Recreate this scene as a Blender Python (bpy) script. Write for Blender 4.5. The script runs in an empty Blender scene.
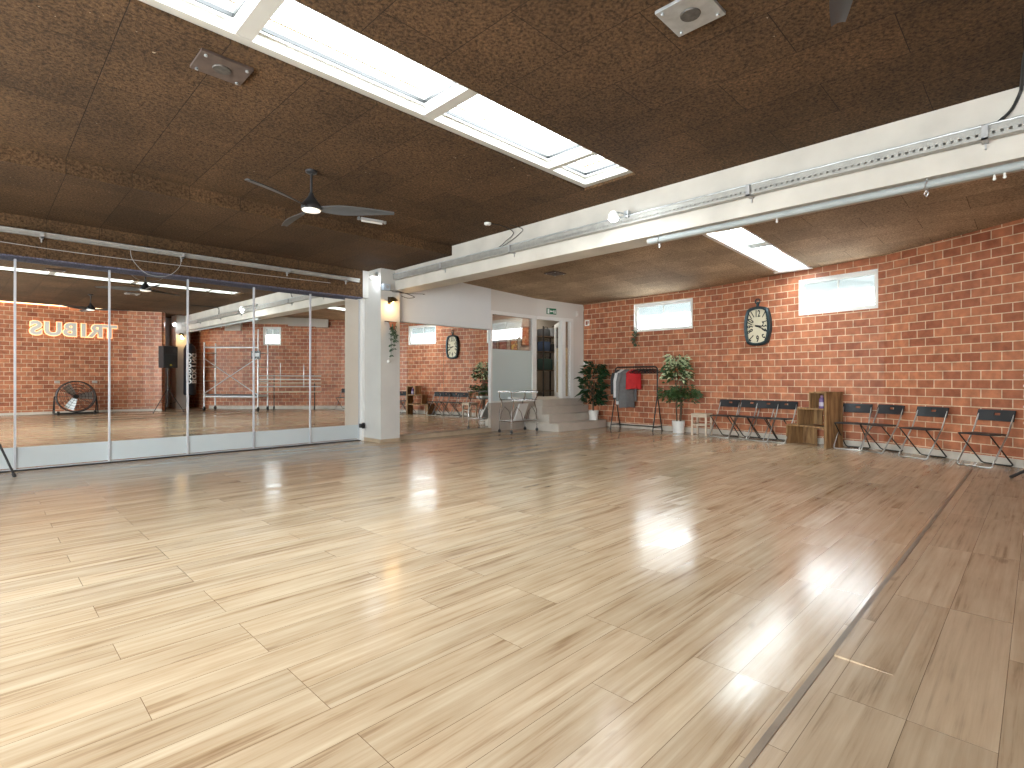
import bpy, bmesh, math, random
from mathutils import Vector, Matrix
random.seed(7)
C = bpy.context.scene.collection
SC = bpy.context.scene
PI = math.pi

# ------------------------------------------------------------------ camera, world, exposure
cam = bpy.data.cameras.new('camera')
cam.sensor_fit = 'HORIZONTAL'; cam.sensor_width = 36.0
cam.lens = 36.0 * 532.0 / 1024.0
cam.shift_y = -4.5 / 1024.0
cam.clip_start = 0.02; cam.clip_end = 200
cam_o = bpy.data.objects.new('camera', cam); C.objects.link(cam_o)
cam_o.location = (0, 0, 1.2)
cam_o.rotation_euler = (PI/2, 0, math.radians(44.8 - 90))
SC.camera = cam_o

SKY = 15.0
world = bpy.data.worlds.new('overcast_sky'); SC.world = world
world.use_nodes = True
wn = world.node_tree.nodes; wn.clear()
bg = wn.new('ShaderNodeBackground'); bg.inputs[0].default_value = (0.93, 0.97, 1.0, 1); bg.inputs[1].default_value = SKY
wo = wn.new('ShaderNodeOutputWorld'); world.node_tree.links.new(bg.outputs[0], wo.inputs[0])

vs = SC.view_settings
SC.display_settings.display_device = 'sRGB'
vs.view_transform = 'Standard'; vs.look = 'None'; vs.gamma = 1.0; vs.use_curve_mapping = False
vs.exposure = 0.74
cy = SC.cycles
cy.max_bounces = 14; cy.diffuse_bounces = 6; cy.glossy_bounces = 6; cy.transparent_max_bounces = 12; cy.transmission_bounces = 8
cy.caustics_reflective = False; cy.caustics_refractive = False
cy.sample_clamp_indirect = 6.0

def lamp(kind, name, loc, energy, color=(1, 1, 1), size=0.1, sizey=None, rot=(0, 0, 0), spread=None, portal=False, spot=None):
    d = bpy.data.lights.new(name, kind); d.energy = energy; d.color = color
    if kind == 'AREA':
        d.shape = 'RECTANGLE' if sizey else 'SQUARE'; d.size = size
        if sizey: d.size_y = sizey
        if portal: d.cycles.is_portal = True
        if spread: d.spread = spread
    elif kind == 'SPOT':
        d.spot_size = spot or 2.4; d.spot_blend = 0.6; d.shadow_soft_size = size
    else: d.shadow_soft_size = size
    o = bpy.data.objects.new(name, d); C.objects.link(o); o.location = loc; o.rotation_euler = rot
    return o

# daylight portals: where the sky enters (skylights and high windows)
lamp('AREA', 'skylight_daylight', (1.1, 3.525, 3.66), 1, size=8.2, sizey=0.71, portal=True)
lamp('AREA', 'rear_skylight_daylight', (9.2, 3.35, 3.62), 1, size=3.5, sizey=0.62, portal=True)
def portal_at(a, b, z0, z1, out):
    mx, my = (a[0]+b[0])/2, (a[1]+b[1])/2
    ang = math.atan2(b[1]-a[1], b[0]-a[0])
    o = lamp('AREA', 'window_daylight', (mx+out[0]*.16, my+out[1]*.16, (z0+z1)/2), 1, size=math.hypot(b[0]-a[0], b[1]-a[1]), sizey=z1-z0, portal=True)
    n = Vector((-out[0], -out[1], 0))
    o.rotation_euler = n.to_track_quat('-Z', 'Y').to_euler()
portal_at((11.44, 7.12), (11.445, 5.59), 2.37, 3.05, (1, 0))
portal_at((11.17, 3.3), (10.95, 1.98), 2.43, 3.12, (.986, -.164))
portal_at((8.28, -1.27), (7.77, -1.66), 2.40, 3.09, (.61, -.79))
LEFT = (-1.9, .75, 3.4, 6.05)  # windows added to the unseen left wall for fill light
for yy in LEFT:
    portal_at((-3.5, yy-1.1), (-3.5, yy+1.1), 0.3, 3.0, (-1, 0))

# ------------------------------------------------------------------ materials
def mat(name):
    m = bpy.data.materials.new(name); m.use_nodes = True
    nt = m.node_tree; b = nt.nodes['Principled BSDF']
    return m, nt, b
def N(nt, t, **kw):
    n = nt.nodes.new(t)
    for k, v in kw.items(): setattr(n, k, v)
    return n
def plain(name, col, rough=0.5, metal=0.0, spec=0.5, noise=0.06, nscale=8.0, bump=0.0, bscale=60.0, coat=0.0, emit=None, estr=0.0):
    m, nt, b = mat(name); L = nt.links
    b.inputs['Roughness'].default_value = rough; b.inputs['Metallic'].default_value = metal
    b.inputs['Specular IOR Level'].default_value = spec; b.inputs['Coat Weight'].default_value = coat
    tc = N(nt, 'ShaderNodeTexCoord'); no = N(nt, 'ShaderNodeTexNoise'); no.inputs['Scale'].default_value = nscale; no.inputs['Detail'].default_value = 5
    L.new(tc.outputs['Object'], no.inputs['Vector'])
    mr = N(nt, 'ShaderNodeMapRange'); mr.inputs['From Min'].default_value = .3; mr.inputs['From Max'].default_value = .7
    mr.inputs['To Min'].default_value = 1-noise; mr.inputs['To Max'].default_value = 1+noise
    L.new(no.outputs['Fac'], mr.inputs['Value'])
    mx = N(nt, 'ShaderNodeMix', data_type='RGBA', blend_type='MULTIPLY'); mx.inputs[0].default_value = 1
    mx.inputs[6].default_value = (*col, 1); L.new(mr.outputs[0], mx.inputs[7]); L.new(mx.outputs[2], b.inputs['Base Color'])
    if bump:
        n2 = N(nt, 'ShaderNodeTexNoise'); n2.inputs['Scale'].default_value = bscale; L.new(tc.outputs['Object'], n2.inputs['Vector'])
        bp = N(nt, 'ShaderNodeBump'); bp.inputs['Strength'].default_value = bump; bp.inputs['Distance'].default_value = .01
        L.new(n2.outputs['Fac'], bp.inputs['Height']); L.new(bp.outputs[0], b.inputs['Normal'])
    if emit:
        b.inputs['Emission Color'].default_value = (*emit, 1); b.inputs['Emission Strength'].default_value = estr
    return m

def brick_mat():
    m, nt, b = mat('glazed_brick'); L = nt.links
    tc = N(nt, 'ShaderNodeTexCoord')
    def bt(off):
        t = N(nt, 'ShaderNodeTexBrick'); t.offset = .5; t.squash = 1
        t.inputs['Scale'].default_value = 1; t.inputs['Brick Width'].default_value = .258; t.inputs['Row Height'].default_value = .133
        t.inputs['Mortar Size'].default_value = .0068; t.inputs['Mortar Smooth'].default_value = .2
        L.new(tc.outputs['UV'], t.inputs['Vector']); return t
    t = bt(0)
    t.inputs['Color1'].default_value = (.49, .185, .092, 1); t.inputs['Color2'].default_value = (.29, .090, .046, 1); t.inputs['Mortar'].default_value = (.68, .53, .37, 1)
    t.inputs['Bias'].default_value = -.1
    no = N(nt, 'ShaderNodeTexNoise'); no.inputs['Scale'].default_value = 9; no.inputs['Detail'].default_value = 6; L.new(tc.outputs['Object'], no.inputs['Vector'])
    mr = N(nt, 'ShaderNodeMapRange'); mr.inputs['From Min'].default_value = .3; mr.inputs['From Max'].default_value = .7; mr.inputs['To Min'].default_value = .78; mr.inputs['To Max'].default_value = 1.22
    L.new(no.outputs['Fac'], mr.inputs['Value'])
    mx = N(nt, 'ShaderNodeMix', data_type='RGBA', blend_type='MULTIPLY'); mx.inputs[0].default_value = 1
    L.new(t.outputs['Color'], mx.inputs[6]); L.new(mr.outputs[0], mx.inputs[7]); L.new(mx.outputs[2], b.inputs['Base Color'])
    b.inputs['Roughness'].default_value = .42
    rr = N(nt, 'ShaderNodeMapRange'); rr.inputs['To Min'].default_value = .40; rr.inputs['To Max'].default_value = .85; b.inputs['Specular IOR Level'].default_value = .36
    L.new(t.outputs['Fac'], rr.inputs['Value']); L.new(rr.outputs[0], b.inputs['Roughness'])
    n2 = N(nt, 'ShaderNodeTexNoise'); n2.inputs['Scale'].default_value = 45; L.new(tc.outputs['Object'], n2.inputs['Vector'])
    ad = N(nt, 'ShaderNodeMath', operation='MULTIPLY_ADD'); ad.inputs[1].default_value = -1.0; 
    L.new(t.outputs['Fac'], ad.inputs[0])
    sm = N(nt, 'ShaderNodeMath', operation='MULTIPLY'); sm.inputs[1].default_value = .25; L.new(n2.outputs['Fac'], sm.inputs[0]); L.new(sm.outputs[0], ad.inputs[2])
    bp = N(nt, 'ShaderNodeBump'); bp.inputs['Strength'].default_value = .5; bp.inputs['Distance'].default_value = .008
    L.new(ad.outputs[0], bp.inputs['Height']); L.new(bp.outputs[0], b.inputs['Normal'])
    return m

def plank_mat(name, c_dark, c_mid, c_light, row, length, rough, shift=0.0):
    m, nt, b = mat(name); L = nt.links
    tc = N(nt, 'ShaderNodeTexCoord')
    mp = N(nt, 'ShaderNodeMapping'); mp.inputs['Location'].default_value = (0.37+shift, 0.085+shift*.3, 0); L.new(tc.outputs['Object'], mp.inputs['Vector'])
    t = N(nt, 'ShaderNodeTexBrick'); t.offset = .37; t.offset_frequency = 3
    t.inputs['Scale'].default_value = 1; t.inputs['Brick Width'].default_value = length; t.inputs['Row Height'].default_value = row
    t.inputs['Mortar Size'].default_value = .0011; t.inputs['Mortar Smooth'].default_value = .1
    t.inputs['Color1'].default_value = (0, 0, 0, 1); t.inputs['Color2'].default_value = (1, 1, 1, 1); t.inputs['Mortar'].default_value = (.5, .5, .5, 1)
    L.new(mp.outputs[0], t.inputs['Vector'])
    # grain, decorrelated plank by plank
    sc = N(nt, 'ShaderNodeMapping'); sc.inputs['Scale'].default_value = (.75, 21, 1); L.new(tc.outputs['Object'], sc.inputs['Vector'])
    w = N(nt, 'ShaderNodeMath', operation='MULTIPLY'); w.inputs[1].default_value = 37.0; L.new(t.outputs['Color'], w.inputs[0])
    g = N(nt, 'ShaderNodeTexNoise', noise_dimensions='4D'); g.inputs['Scale'].default_value = 1.5; g.inputs['Detail'].default_value = 7; g.inputs['Roughness'].default_value = .62; g.inputs['Distortion'].default_value = .35
    L.new(sc.outputs[0], g.inputs['Vector']); L.new(w.outputs[0], g.inputs['W'])
    sc2 = N(nt, 'ShaderNodeMapping'); sc2.inputs['Scale'].default_value = (1.3, 4.5, 1); L.new(tc.outputs['Object'], sc2.inputs['Vector'])
    g2 = N(nt, 'ShaderNodeTexNoise', noise_dimensions='4D'); g2.inputs['Scale'].default_value = 1.5; g2.inputs['Detail'].default_value = 4
    L.new(sc2.outputs[0], g2.inputs['Vector']); L.new(w.outputs[0], g2.inputs['W'])
    cr = N(nt, 'ShaderNodeValToRGB')
    cr.color_ramp.elements[0].position = .335; cr.color_ramp.elements[0].color = (*c_dark, 1)
    cr.color_ramp.elements[1].position = .62; cr.color_ramp.elements[1].color = (*c_light, 1)
    e = cr.color_ramp.elements.new(.45); e.color = (*c_mid, 1)
    s1 = N(nt, 'ShaderNodeMath', operation='MULTIPLY'); s1.inputs[1].default_value = .62; L.new(g.outputs['Fac'], s1.inputs[0])
    s2 = N(nt, 'ShaderNodeMath', operation='MULTIPLY_ADD'); s2.inputs[1].default_value = .38; L.new(g2.outputs['Fac'], s2.inputs[0]); L.new(s1.outputs[0], s2.inputs[2])
    L.new(s2.outputs[0], cr.inputs[0])
    pv = N(nt, 'ShaderNodeMapRange'); pv.inputs['To Min'].default_value = .91; pv.inputs['To Max'].default_value = 1.06; L.new(t.outputs['Color'], pv.inputs['Value'])
    mx = N(nt, 'ShaderNodeMix', data_type='RGBA', blend_type='MULTIPLY'); mx.inputs[0].default_value = 1
    L.new(cr.outputs[0], mx.inputs[6]); L.new(pv.outputs[0], mx.inputs[7])
    # knots
    kn = N(nt, 'ShaderNodeTexNoise', noise_dimensions='4D'); kn.inputs['Scale'].default_value = 1.6; kn.inputs['Detail'].default_value = 2
    sk = N(nt, 'ShaderNodeMapping'); sk.inputs['Scale'].default_value = (1.5, 5, 1); L.new(tc.outputs['Object'], sk.inputs['Vector']); L.new(sk.outputs[0], kn.inputs['Vector']); L.new(w.outputs[0], kn.inputs['W'])
    km = N(nt, 'ShaderNodeMapRange'); km.inputs['From Min'].default_value = .69; km.inputs['From Max'].default_value = .76; km.inputs['To Min'].default_value = 0; km.inputs['To Max'].default_value = .55; L.new(kn.outputs['Fac'], km.inputs['Value'])
    mk = N(nt, 'ShaderNodeMix', data_type='RGBA', blend_type='MIX'); L.new(km.outputs[0], mk.inputs[0]); L.new(mx.outputs[2], mk.inputs[6]); mk.inputs[7].default_value = (c_dark[0]*.55, c_dark[1]*.5, c_dark[2]*.45, 1)
    # joints
    mj = N(nt, 'ShaderNodeMix', data_type='RGBA', blend_type='MIX'); L.new(t.outputs['Fac'], mj.inputs[0]); L.new(mk.outputs[2], mj.inputs[6]); mj.inputs[7].default_value = (c_dark[0]*.6, c_dark[1]*.6, c_dark[2]*.6, 1)
    L.new(mj.outputs[2], b.inputs['Base Color'])
    rr = N(nt, 'ShaderNodeMapRange'); rr.inputs['To Min'].default_value = rough-.05; rr.inputs['To Max'].default_value = rough+.06; L.new(t.outputs['Color'], rr.inputs['Value']); L.new(rr.outputs[0], b.inputs['Roughness'])
    bp = N(nt, 'ShaderNodeBump'); bp.inputs['Strength'].default_value = .16; bp.inputs['Distance'].default_value = .004
    L.new(g.outputs['Fac'], bp.inputs['Height']); L.new(bp.outputs[0], b.inputs['Normal'])
    b.inputs['Specular IOR Level'].default_value = .6
    return m

def cork_mat(name, c1, c2, joint, pieces=True):
    m, nt, b = mat(name); L = nt.links
    tc = N(nt, 'ShaderNodeTexCoord')
    sp = N(nt, 'ShaderNodeSeparateXYZ'); L.new(tc.outputs['Object'], sp.inputs[0])
    cb = N(nt, 'ShaderNodeCombineXYZ'); L.new(sp.outputs[1], cb.inputs[0]); L.new(sp.outputs[0], cb.inputs[1])
    mp = N(nt, 'ShaderNodeMapping'); mp.inputs['Location'].default_value = (.48, -.09, 0); L.new(cb.outputs[0], mp.inputs['Vector'])
    t = N(nt, 'ShaderNodeTexBrick'); t.offset = .5
    t.inputs['Scale'].default_value = 1; t.inputs['Brick Width'].default_value = 1.12; t.inputs['Row Height'].default_value = .56
    t.inputs['Mortar Size'].default_value = .003; t.inputs['Mortar Smooth'].default_value = .3
    t.inputs['Color1'].default_value = (0, 0, 0, 1); t.inputs['Color2'].default_value = (1, 1, 1, 1)
    L.new(mp.outputs[0], t.inputs['Vector'])
    n1 = N(nt, 'ShaderNodeTexNoise'); n1.inputs['Scale'].default_value = 42; n1.inputs['Detail'].default_value = 8; n1.inputs['Roughness'].default_value = .75; L.new(tc.outputs['Object'], n1.inputs['Vector'])
    cr = N(nt, 'ShaderNodeValToRGB'); cr.color_ramp.elements[0].position = .36; cr.color_ramp.elements[0].color = (*c1, 1); cr.color_ramp.elements[1].position = .66; cr.color_ramp.elements[1].color = (*c2, 1)
    L.new(n1.outputs['Fac'], cr.inputs[0])
    n2 = N(nt, 'ShaderNodeTexNoise'); n2.inputs['Scale'].default_value = 1.3; n2.inputs['Detail'].default_value = 4; L.new(tc.outputs['Object'], n2.inputs['Vector'])
    mr = N(nt, 'ShaderNodeMapRange'); mr.inputs['From Min'].default_value = .3; mr.inputs['From Max'].default_value = .7; mr.inputs['To Min'].default_value = .75; mr.inputs['To Max'].default_value = 1.25; L.new(n2.outputs['Fac'], mr.inputs['Value'])
    pv = N(nt, 'ShaderNodeMapRange'); pv.inputs['To Min'].default_value = .86; pv.inputs['To Max'].default_value = 1.16; L.new(t.outputs['Color'], pv.inputs['Value'])
    mu = N(nt, 'ShaderNodeMath', operation='MULTIPLY'); L.new(mr.outputs[0], mu.inputs[0]); L.new(pv.outputs[0], mu.inputs[1])
    mx = N(nt, 'ShaderNodeMix', data_type='RGBA', blend_type='MULTIPLY'); mx.inputs[0].default_value = 1; L.new(cr.outputs[0], mx.inputs[6]); L.new(mu.outputs[0], mx.inputs[7])
    mj = N(nt, 'ShaderNodeMix', data_type='RGBA', blend_type='MIX'); L.new(t.outputs['Fac'], mj.inputs[0]); L.new(mx.outputs[2], mj.inputs[6]); mj.inputs[7].default_value = (*joint, 1)
    last = mj.outputs[2]
    if pieces:   # torn spots where the pale substrate shows
        a = N(nt, 'ShaderNodeTexNoise'); a.inputs['Scale'].default_value = 26; a.inputs['Detail'].default_value = 3; L.new(tc.outputs['Object'], a.inputs['Vector'])
        c = N(nt, 'ShaderNodeTexNoise'); c.inputs['Scale'].default_value = .55; c.inputs['Detail'].default_value = 1; L.new(tc.outputs['Object'], c.inputs['Vector'])
        am = N(nt, 'ShaderNodeMath', operation='GREATER_THAN'); am.inputs[1].default_value = .735; L.new(a.outputs['Fac'], am.inputs[0])
        cm = N(nt, 'ShaderNodeMath', operation='GREATER_THAN'); cm.inputs[1].default_value = .56; L.new(c.outputs['Fac'], cm.inputs[0])
        f = N(nt, 'ShaderNodeMath', operation='MULTIPLY'); L.new(am.outputs[0], f.inputs[0]); L.new(cm.outputs[0], f.inputs[1])
        ms = N(nt, 'ShaderNodeMix', data_type='RGBA', blend_type='MIX'); L.new(f.outputs[0], ms.inputs[0]); L.new(last, ms.inputs[6]); ms.inputs[7].default_value = (.42, .34, .24, 1)
        last = ms.outputs[2]
    L.new(last, b.inputs['Base Color']); b.inputs['Roughness'].default_value = .9; b.inputs['Specular IOR Level'].default_value = .25
    ad = N(nt, 'ShaderNodeMath', operation='SUBTRACT'); L.new(n1.outputs['Fac'], ad.inputs[0]); L.new(t.outputs['Fac'], ad.inputs[1])
    bp = N(nt, 'ShaderNodeBump'); bp.inputs['Strength'].default_value = .8; bp.inputs['Distance'].default_value = .02; L.new(ad.outputs[0], bp.inputs['Height']); L.new(bp.outputs[0], b.inputs['Normal'])
    return m

def glass_mat(name, refl=.08, tint=(1, 1, 1), diffuse=None, dfac=0.0):
    m = bpy.data.materials.new(name); m.use_nodes = True; nt = m.node_tree; nt.nodes.clear(); L = nt.links
    out = N(nt, 'ShaderNodeOutputMaterial'); tr = N(nt, 'ShaderNodeBsdfTransparent'); tr.inputs[0].default_value = (*tint, 1)
    gl = N(nt, 'ShaderNodeBsdfGlossy'); gl.inputs['Roughness'].default_value = .0
    fr = N(nt, 'ShaderNodeLayerWeight'); fr.inputs[0].default_value = .35
    mr = N(nt, 'ShaderNodeMapRange'); mr.inputs['To Min'].default_value = refl; mr.inputs['To Max'].default_value = min(1, refl*4); L.new(fr.outputs['Fresnel'], mr.inputs['Value'])
    mx = N(nt, 'ShaderNodeMixShader'); L.new(mr.outputs[0], mx.inputs[0]); L.new(tr.outputs[0], mx.inputs[1]); L.new(gl.outputs[0], mx.inputs[2])
    last = mx.outputs[0]
    if diffuse:
        d = N(nt, 'ShaderNodeBsdfDiffuse'); d.inputs[0].default_value = (*diffuse, 1); t2 = N(nt, 'ShaderNodeBsdfTranslucent'); t2.inputs[0].default_value = (*diffuse, 1)
        m2 = N(nt, 'ShaderNodeMixShader'); m2.inputs[0].default_value = .5; L.new(d.outputs[0], m2.inputs[1]); L.new(t2.outputs[0], m2.inputs[2])
        m3 = N(nt, 'ShaderNodeMixShader'); m3.inputs[0].default_value = dfac; L.new(last, m3.inputs[1]); L.new(m2.outputs[0], m3.inputs[2]); last = m3.outputs[0]
    L.new(last, out.inputs[0]); return m

def emis(name, col, s):
    m, nt, b = mat(name); b.inputs['Base Color'].default_value = (*col, 1)
    b.inputs['Emission Color'].default_value = (*col, 1); b.inputs['Emission Strength'].default_value = s; return m

def rustic_mat():
    m, nt, b = mat('rustic_pine'); L = nt.links
    tc = N(nt, 'ShaderNodeTexCoord'); mp = N(nt, 'ShaderNodeMapping'); mp.inputs['Scale'].default_value = (14, 14, 2.0); L.new(tc.outputs['Object'], mp.inputs['Vector'])
    n = N(nt, 'ShaderNodeTexNoise'); n.inputs['Scale'].default_value = 1.4; n.inputs['Detail'].default_value = 6; L.new(mp.outputs[0], n.inputs['Vector'])
    cr = N(nt, 'ShaderNodeValToRGB'); cr.color_ramp.elements[0].position = .3; cr.color_ramp.elements[0].color = (.13, .062, .024, 1); cr.color_ramp.elements[1].position = .7; cr.color_ramp.elements[1].color = (.42, .25, .11, 1)
    L.new(n.outputs['Fac'], cr.inputs[0]); L.new(cr.outputs[0], b.inputs['Base Color']); b.inputs['Roughness'].default_value = .7
    return m

M = {}
M['brick'] = brick_mat()
M['floor'] = plank_mat('oak_laminate', (.23, .135, .068), (.425, .305, .19), (.55, .43, .295), .192, 1.28, .17)
M['floor2'] = plank_mat('grey_oak_laminate', (.20, .135, .078), (.39, .285, .185), (.50, .385, .265), .24, 1.28, .22, 5.0)
M['cork'] = cork_mat('dark_cork_board', (.024, .013, .006), (.165, .093, .044), (.024, .015, .009))
M['cork2'] = cork_mat('window_lit_cork', (.19, .13, .078), (.58, .43, .28), (.07, .045, .026), False)  # same cork as the main bay, window light put into its paler colour
M['plaster'] = plain('white_plaster', (.58, .57, .54), .8, noise=.04, nscale=2.2, bump=.08, bscale=30)
M['wallwhite'] = plain('cool_white_wall', (.76, .79, .81), .7, noise=.02, nscale=1.5)
M['wallbeige'] = plain('beige_wall', (.62, .56, .48), .8, noise=.03, nscale=2)
M['beamcream'] = plain('beam_plaster', (.57, .535, .475), .8, noise=.10, nscale=2.6, bump=.1, bscale=22)
M['mirror'] = plain('mirror_silver', (.90, .915, .905), .0, 1.0, noise=0)
M['alu'] = plain('white_aluminium', (.56, .58, .62), .35, .25, noise=.01)
M['white'] = plain('white_lacquer', (.80, .80, .78), .35, noise=.015)
M['frost_band'] = plain('frosted_band', (.56, .62, .64), .25, noise=.01)
M['galv'] = plain('galvanised_steel', (.50, .52, .53), .42, .75, noise=.15, nscale=14)
M['traymetal'] = plain('zinc_tray', (.38, .37, .34), .5, .35, noise=.12, nscale=10)
M['black'] = plain('black_paint', (.012, .012, .013), .4, noise=.1)
M['blackplastic'] = plain('black_plastic', (.018, .02, .023), .45, noise=.1, bump=.1, bscale=120)
M['fanblack'] = plain('fan_black', (.03, .031, .033), .38, noise=.05)
M['fangrey'] = plain('fan_blade_grey', (.075, .078, .083), .42, noise=.08)
M['chrome'] = plain('chrome', (.42, .41, .40), .2, 1.0, noise=.02)
M['chairmetal'] = plain('chair_tube', (.50, .49, .47), .28, .9, noise=.02)
M['steel'] = plain('brushed_steel', (.58, .58, .57), .3, .9, noise=.05)
M['aluminium'] = plain('aluminium_tube', (.66, .67, .68), .35, .55, noise=.05)
M['stone'] = plain('step_stone', (.54, .49, .43), .6, noise=.06, nscale=5)
M['stonedark'] = plain('low_wall_render', (.47, .41, .35), .75, noise=.06, nscale=4)
M['base'] = plain('pale_skirting', (.56, .51, .44), .55, noise=.12, nscale=6)
M['basewood'] = plain('wood_skirting', (.42, .33, .23), .5, noise=.1, nscale=7)
M['rustic'] = rustic_mat()
M['pot'] = plain('white_pot', (.74, .73, .70), .4, noise=.03)
M['soil'] = plain('potting_soil', (.03, .02, .013), .9, noise=.3, nscale=40)
M['bark'] = plain('bark', (.10, .065, .04), .8, noise=.25, nscale=20)
M['leafdark'] = plain('dark_leaf', (.012, .045, .014), .4, noise=.35, nscale=14)
M['leaf'] = plain('ficus_leaf', (.045, .095, .028), .4, noise=.4, nscale=14)
M['leafpale'] = plain('variegated_leaf', (.62, .72, .46), .45, noise=.3, nscale=20)
M['leaftrail'] = plain('trailing_leaf', (.05, .10, .05), .5, noise=.4, nscale=20)
M['stoolwood'] = plain('bleached_wood', (.62, .52, .40), .55, noise=.1, nscale=14)
M['teal'] = plain('teal_iron', (.030, .052, .060), .42, .4, noise=.25, nscale=16)
M['dial'] = plain('aged_dial', (.66, .60, .44), .6, noise=.08, nscale=6)
M['ink'] = plain('black_ink', (.015, .013, .012), .6, noise=.02)
M['red'] = plain('red_cotton', (.52, .018, .022), .8, noise=.1, nscale=12)
M['greycloth'] = plain('grey_cotton', (.17, .175, .18), .85, noise=.12, nscale=14)
M['whitecloth'] = plain('white_cotton', (.66, .66, .66), .85, noise=.06, nscale=12)
M['darkcloth'] = plain('charcoal_cotton', (.045, .047, .05), .85, noise=.12, nscale=12)
M['signgreen'] = plain('exit_green', (.01, .16, .07), .5, noise=.02)
M['signwhite'] = plain('sign_white', (.85, .9, .86), .5, noise=.01)
M['glass'] = glass_mat('clear_pane', .05)
M['windowglass'] = glass_mat('hazed_window_pane', .04, (.96, .98, .98), (.80, .84, .85), .10)
M['skyglass'] = glass_mat('skylight_pane', .04, (.97, 1, 1))
M['partglass'] = glass_mat('partition_pane', .13)
M['frost'] = glass_mat('frosted_pane', .10, (.85, .95, .95), (.86, .94, .95), .84)
M['tableglass'] = glass_mat('smoked_table_glass', .16, (.35, .45, .47))
M['bulbwarm'] = emis('warm_bulb', (1, .66, .30), 20)
M['led'] = emis('cool_led', (.86, .93, 1), 30)
M['fanlight'] = emis('fan_diffuser', (1, .95, .86), .40)
M['halo'] = emis('halo_led', (1, .50, .24), 1.5)
M['stripled'] = emis('strip_led', (1, .62, .32), 3)
M['letter'] = plain('letter_acrylic', (.50, .56, .56), .5, noise=.01)
M['amber'] = plain('amber_iron', (.10, .06, .02), .4, .6, noise=.1)
M['terracotta'] = plain('terracotta', (.45, .14, .06), .7, noise=.1)
M['yellow'] = plain('yellow_badge', (.8, .6, .05), .5)
M['purple'] = plain('purple_plastic', (.20, .13, .30), .25, noise=.1)
M['whiteplastic'] = plain('white_plastic', (.78, .78, .75), .4, noise=.01)
M['cable'] = plain('black_cable', (.015, .015, .015), .5)
M['cableg'] = plain('grey_cable', (.4, .4, .4), .5)
M['rust'] = plain('rusty_plate', (.13, .095, .08), .55, .5, noise=.25, nscale=9)
M['cream'] = plain('cream_laminate', (.68, .56, .36), .5, noise=.03)
M['jugblue'] = plain('blue_jug', (.10, .42, .48), .25, noise=.02)
M['bag'] = plain('bag_vinyl', (.02, .022, .028), .4, noise=.1)

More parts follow.
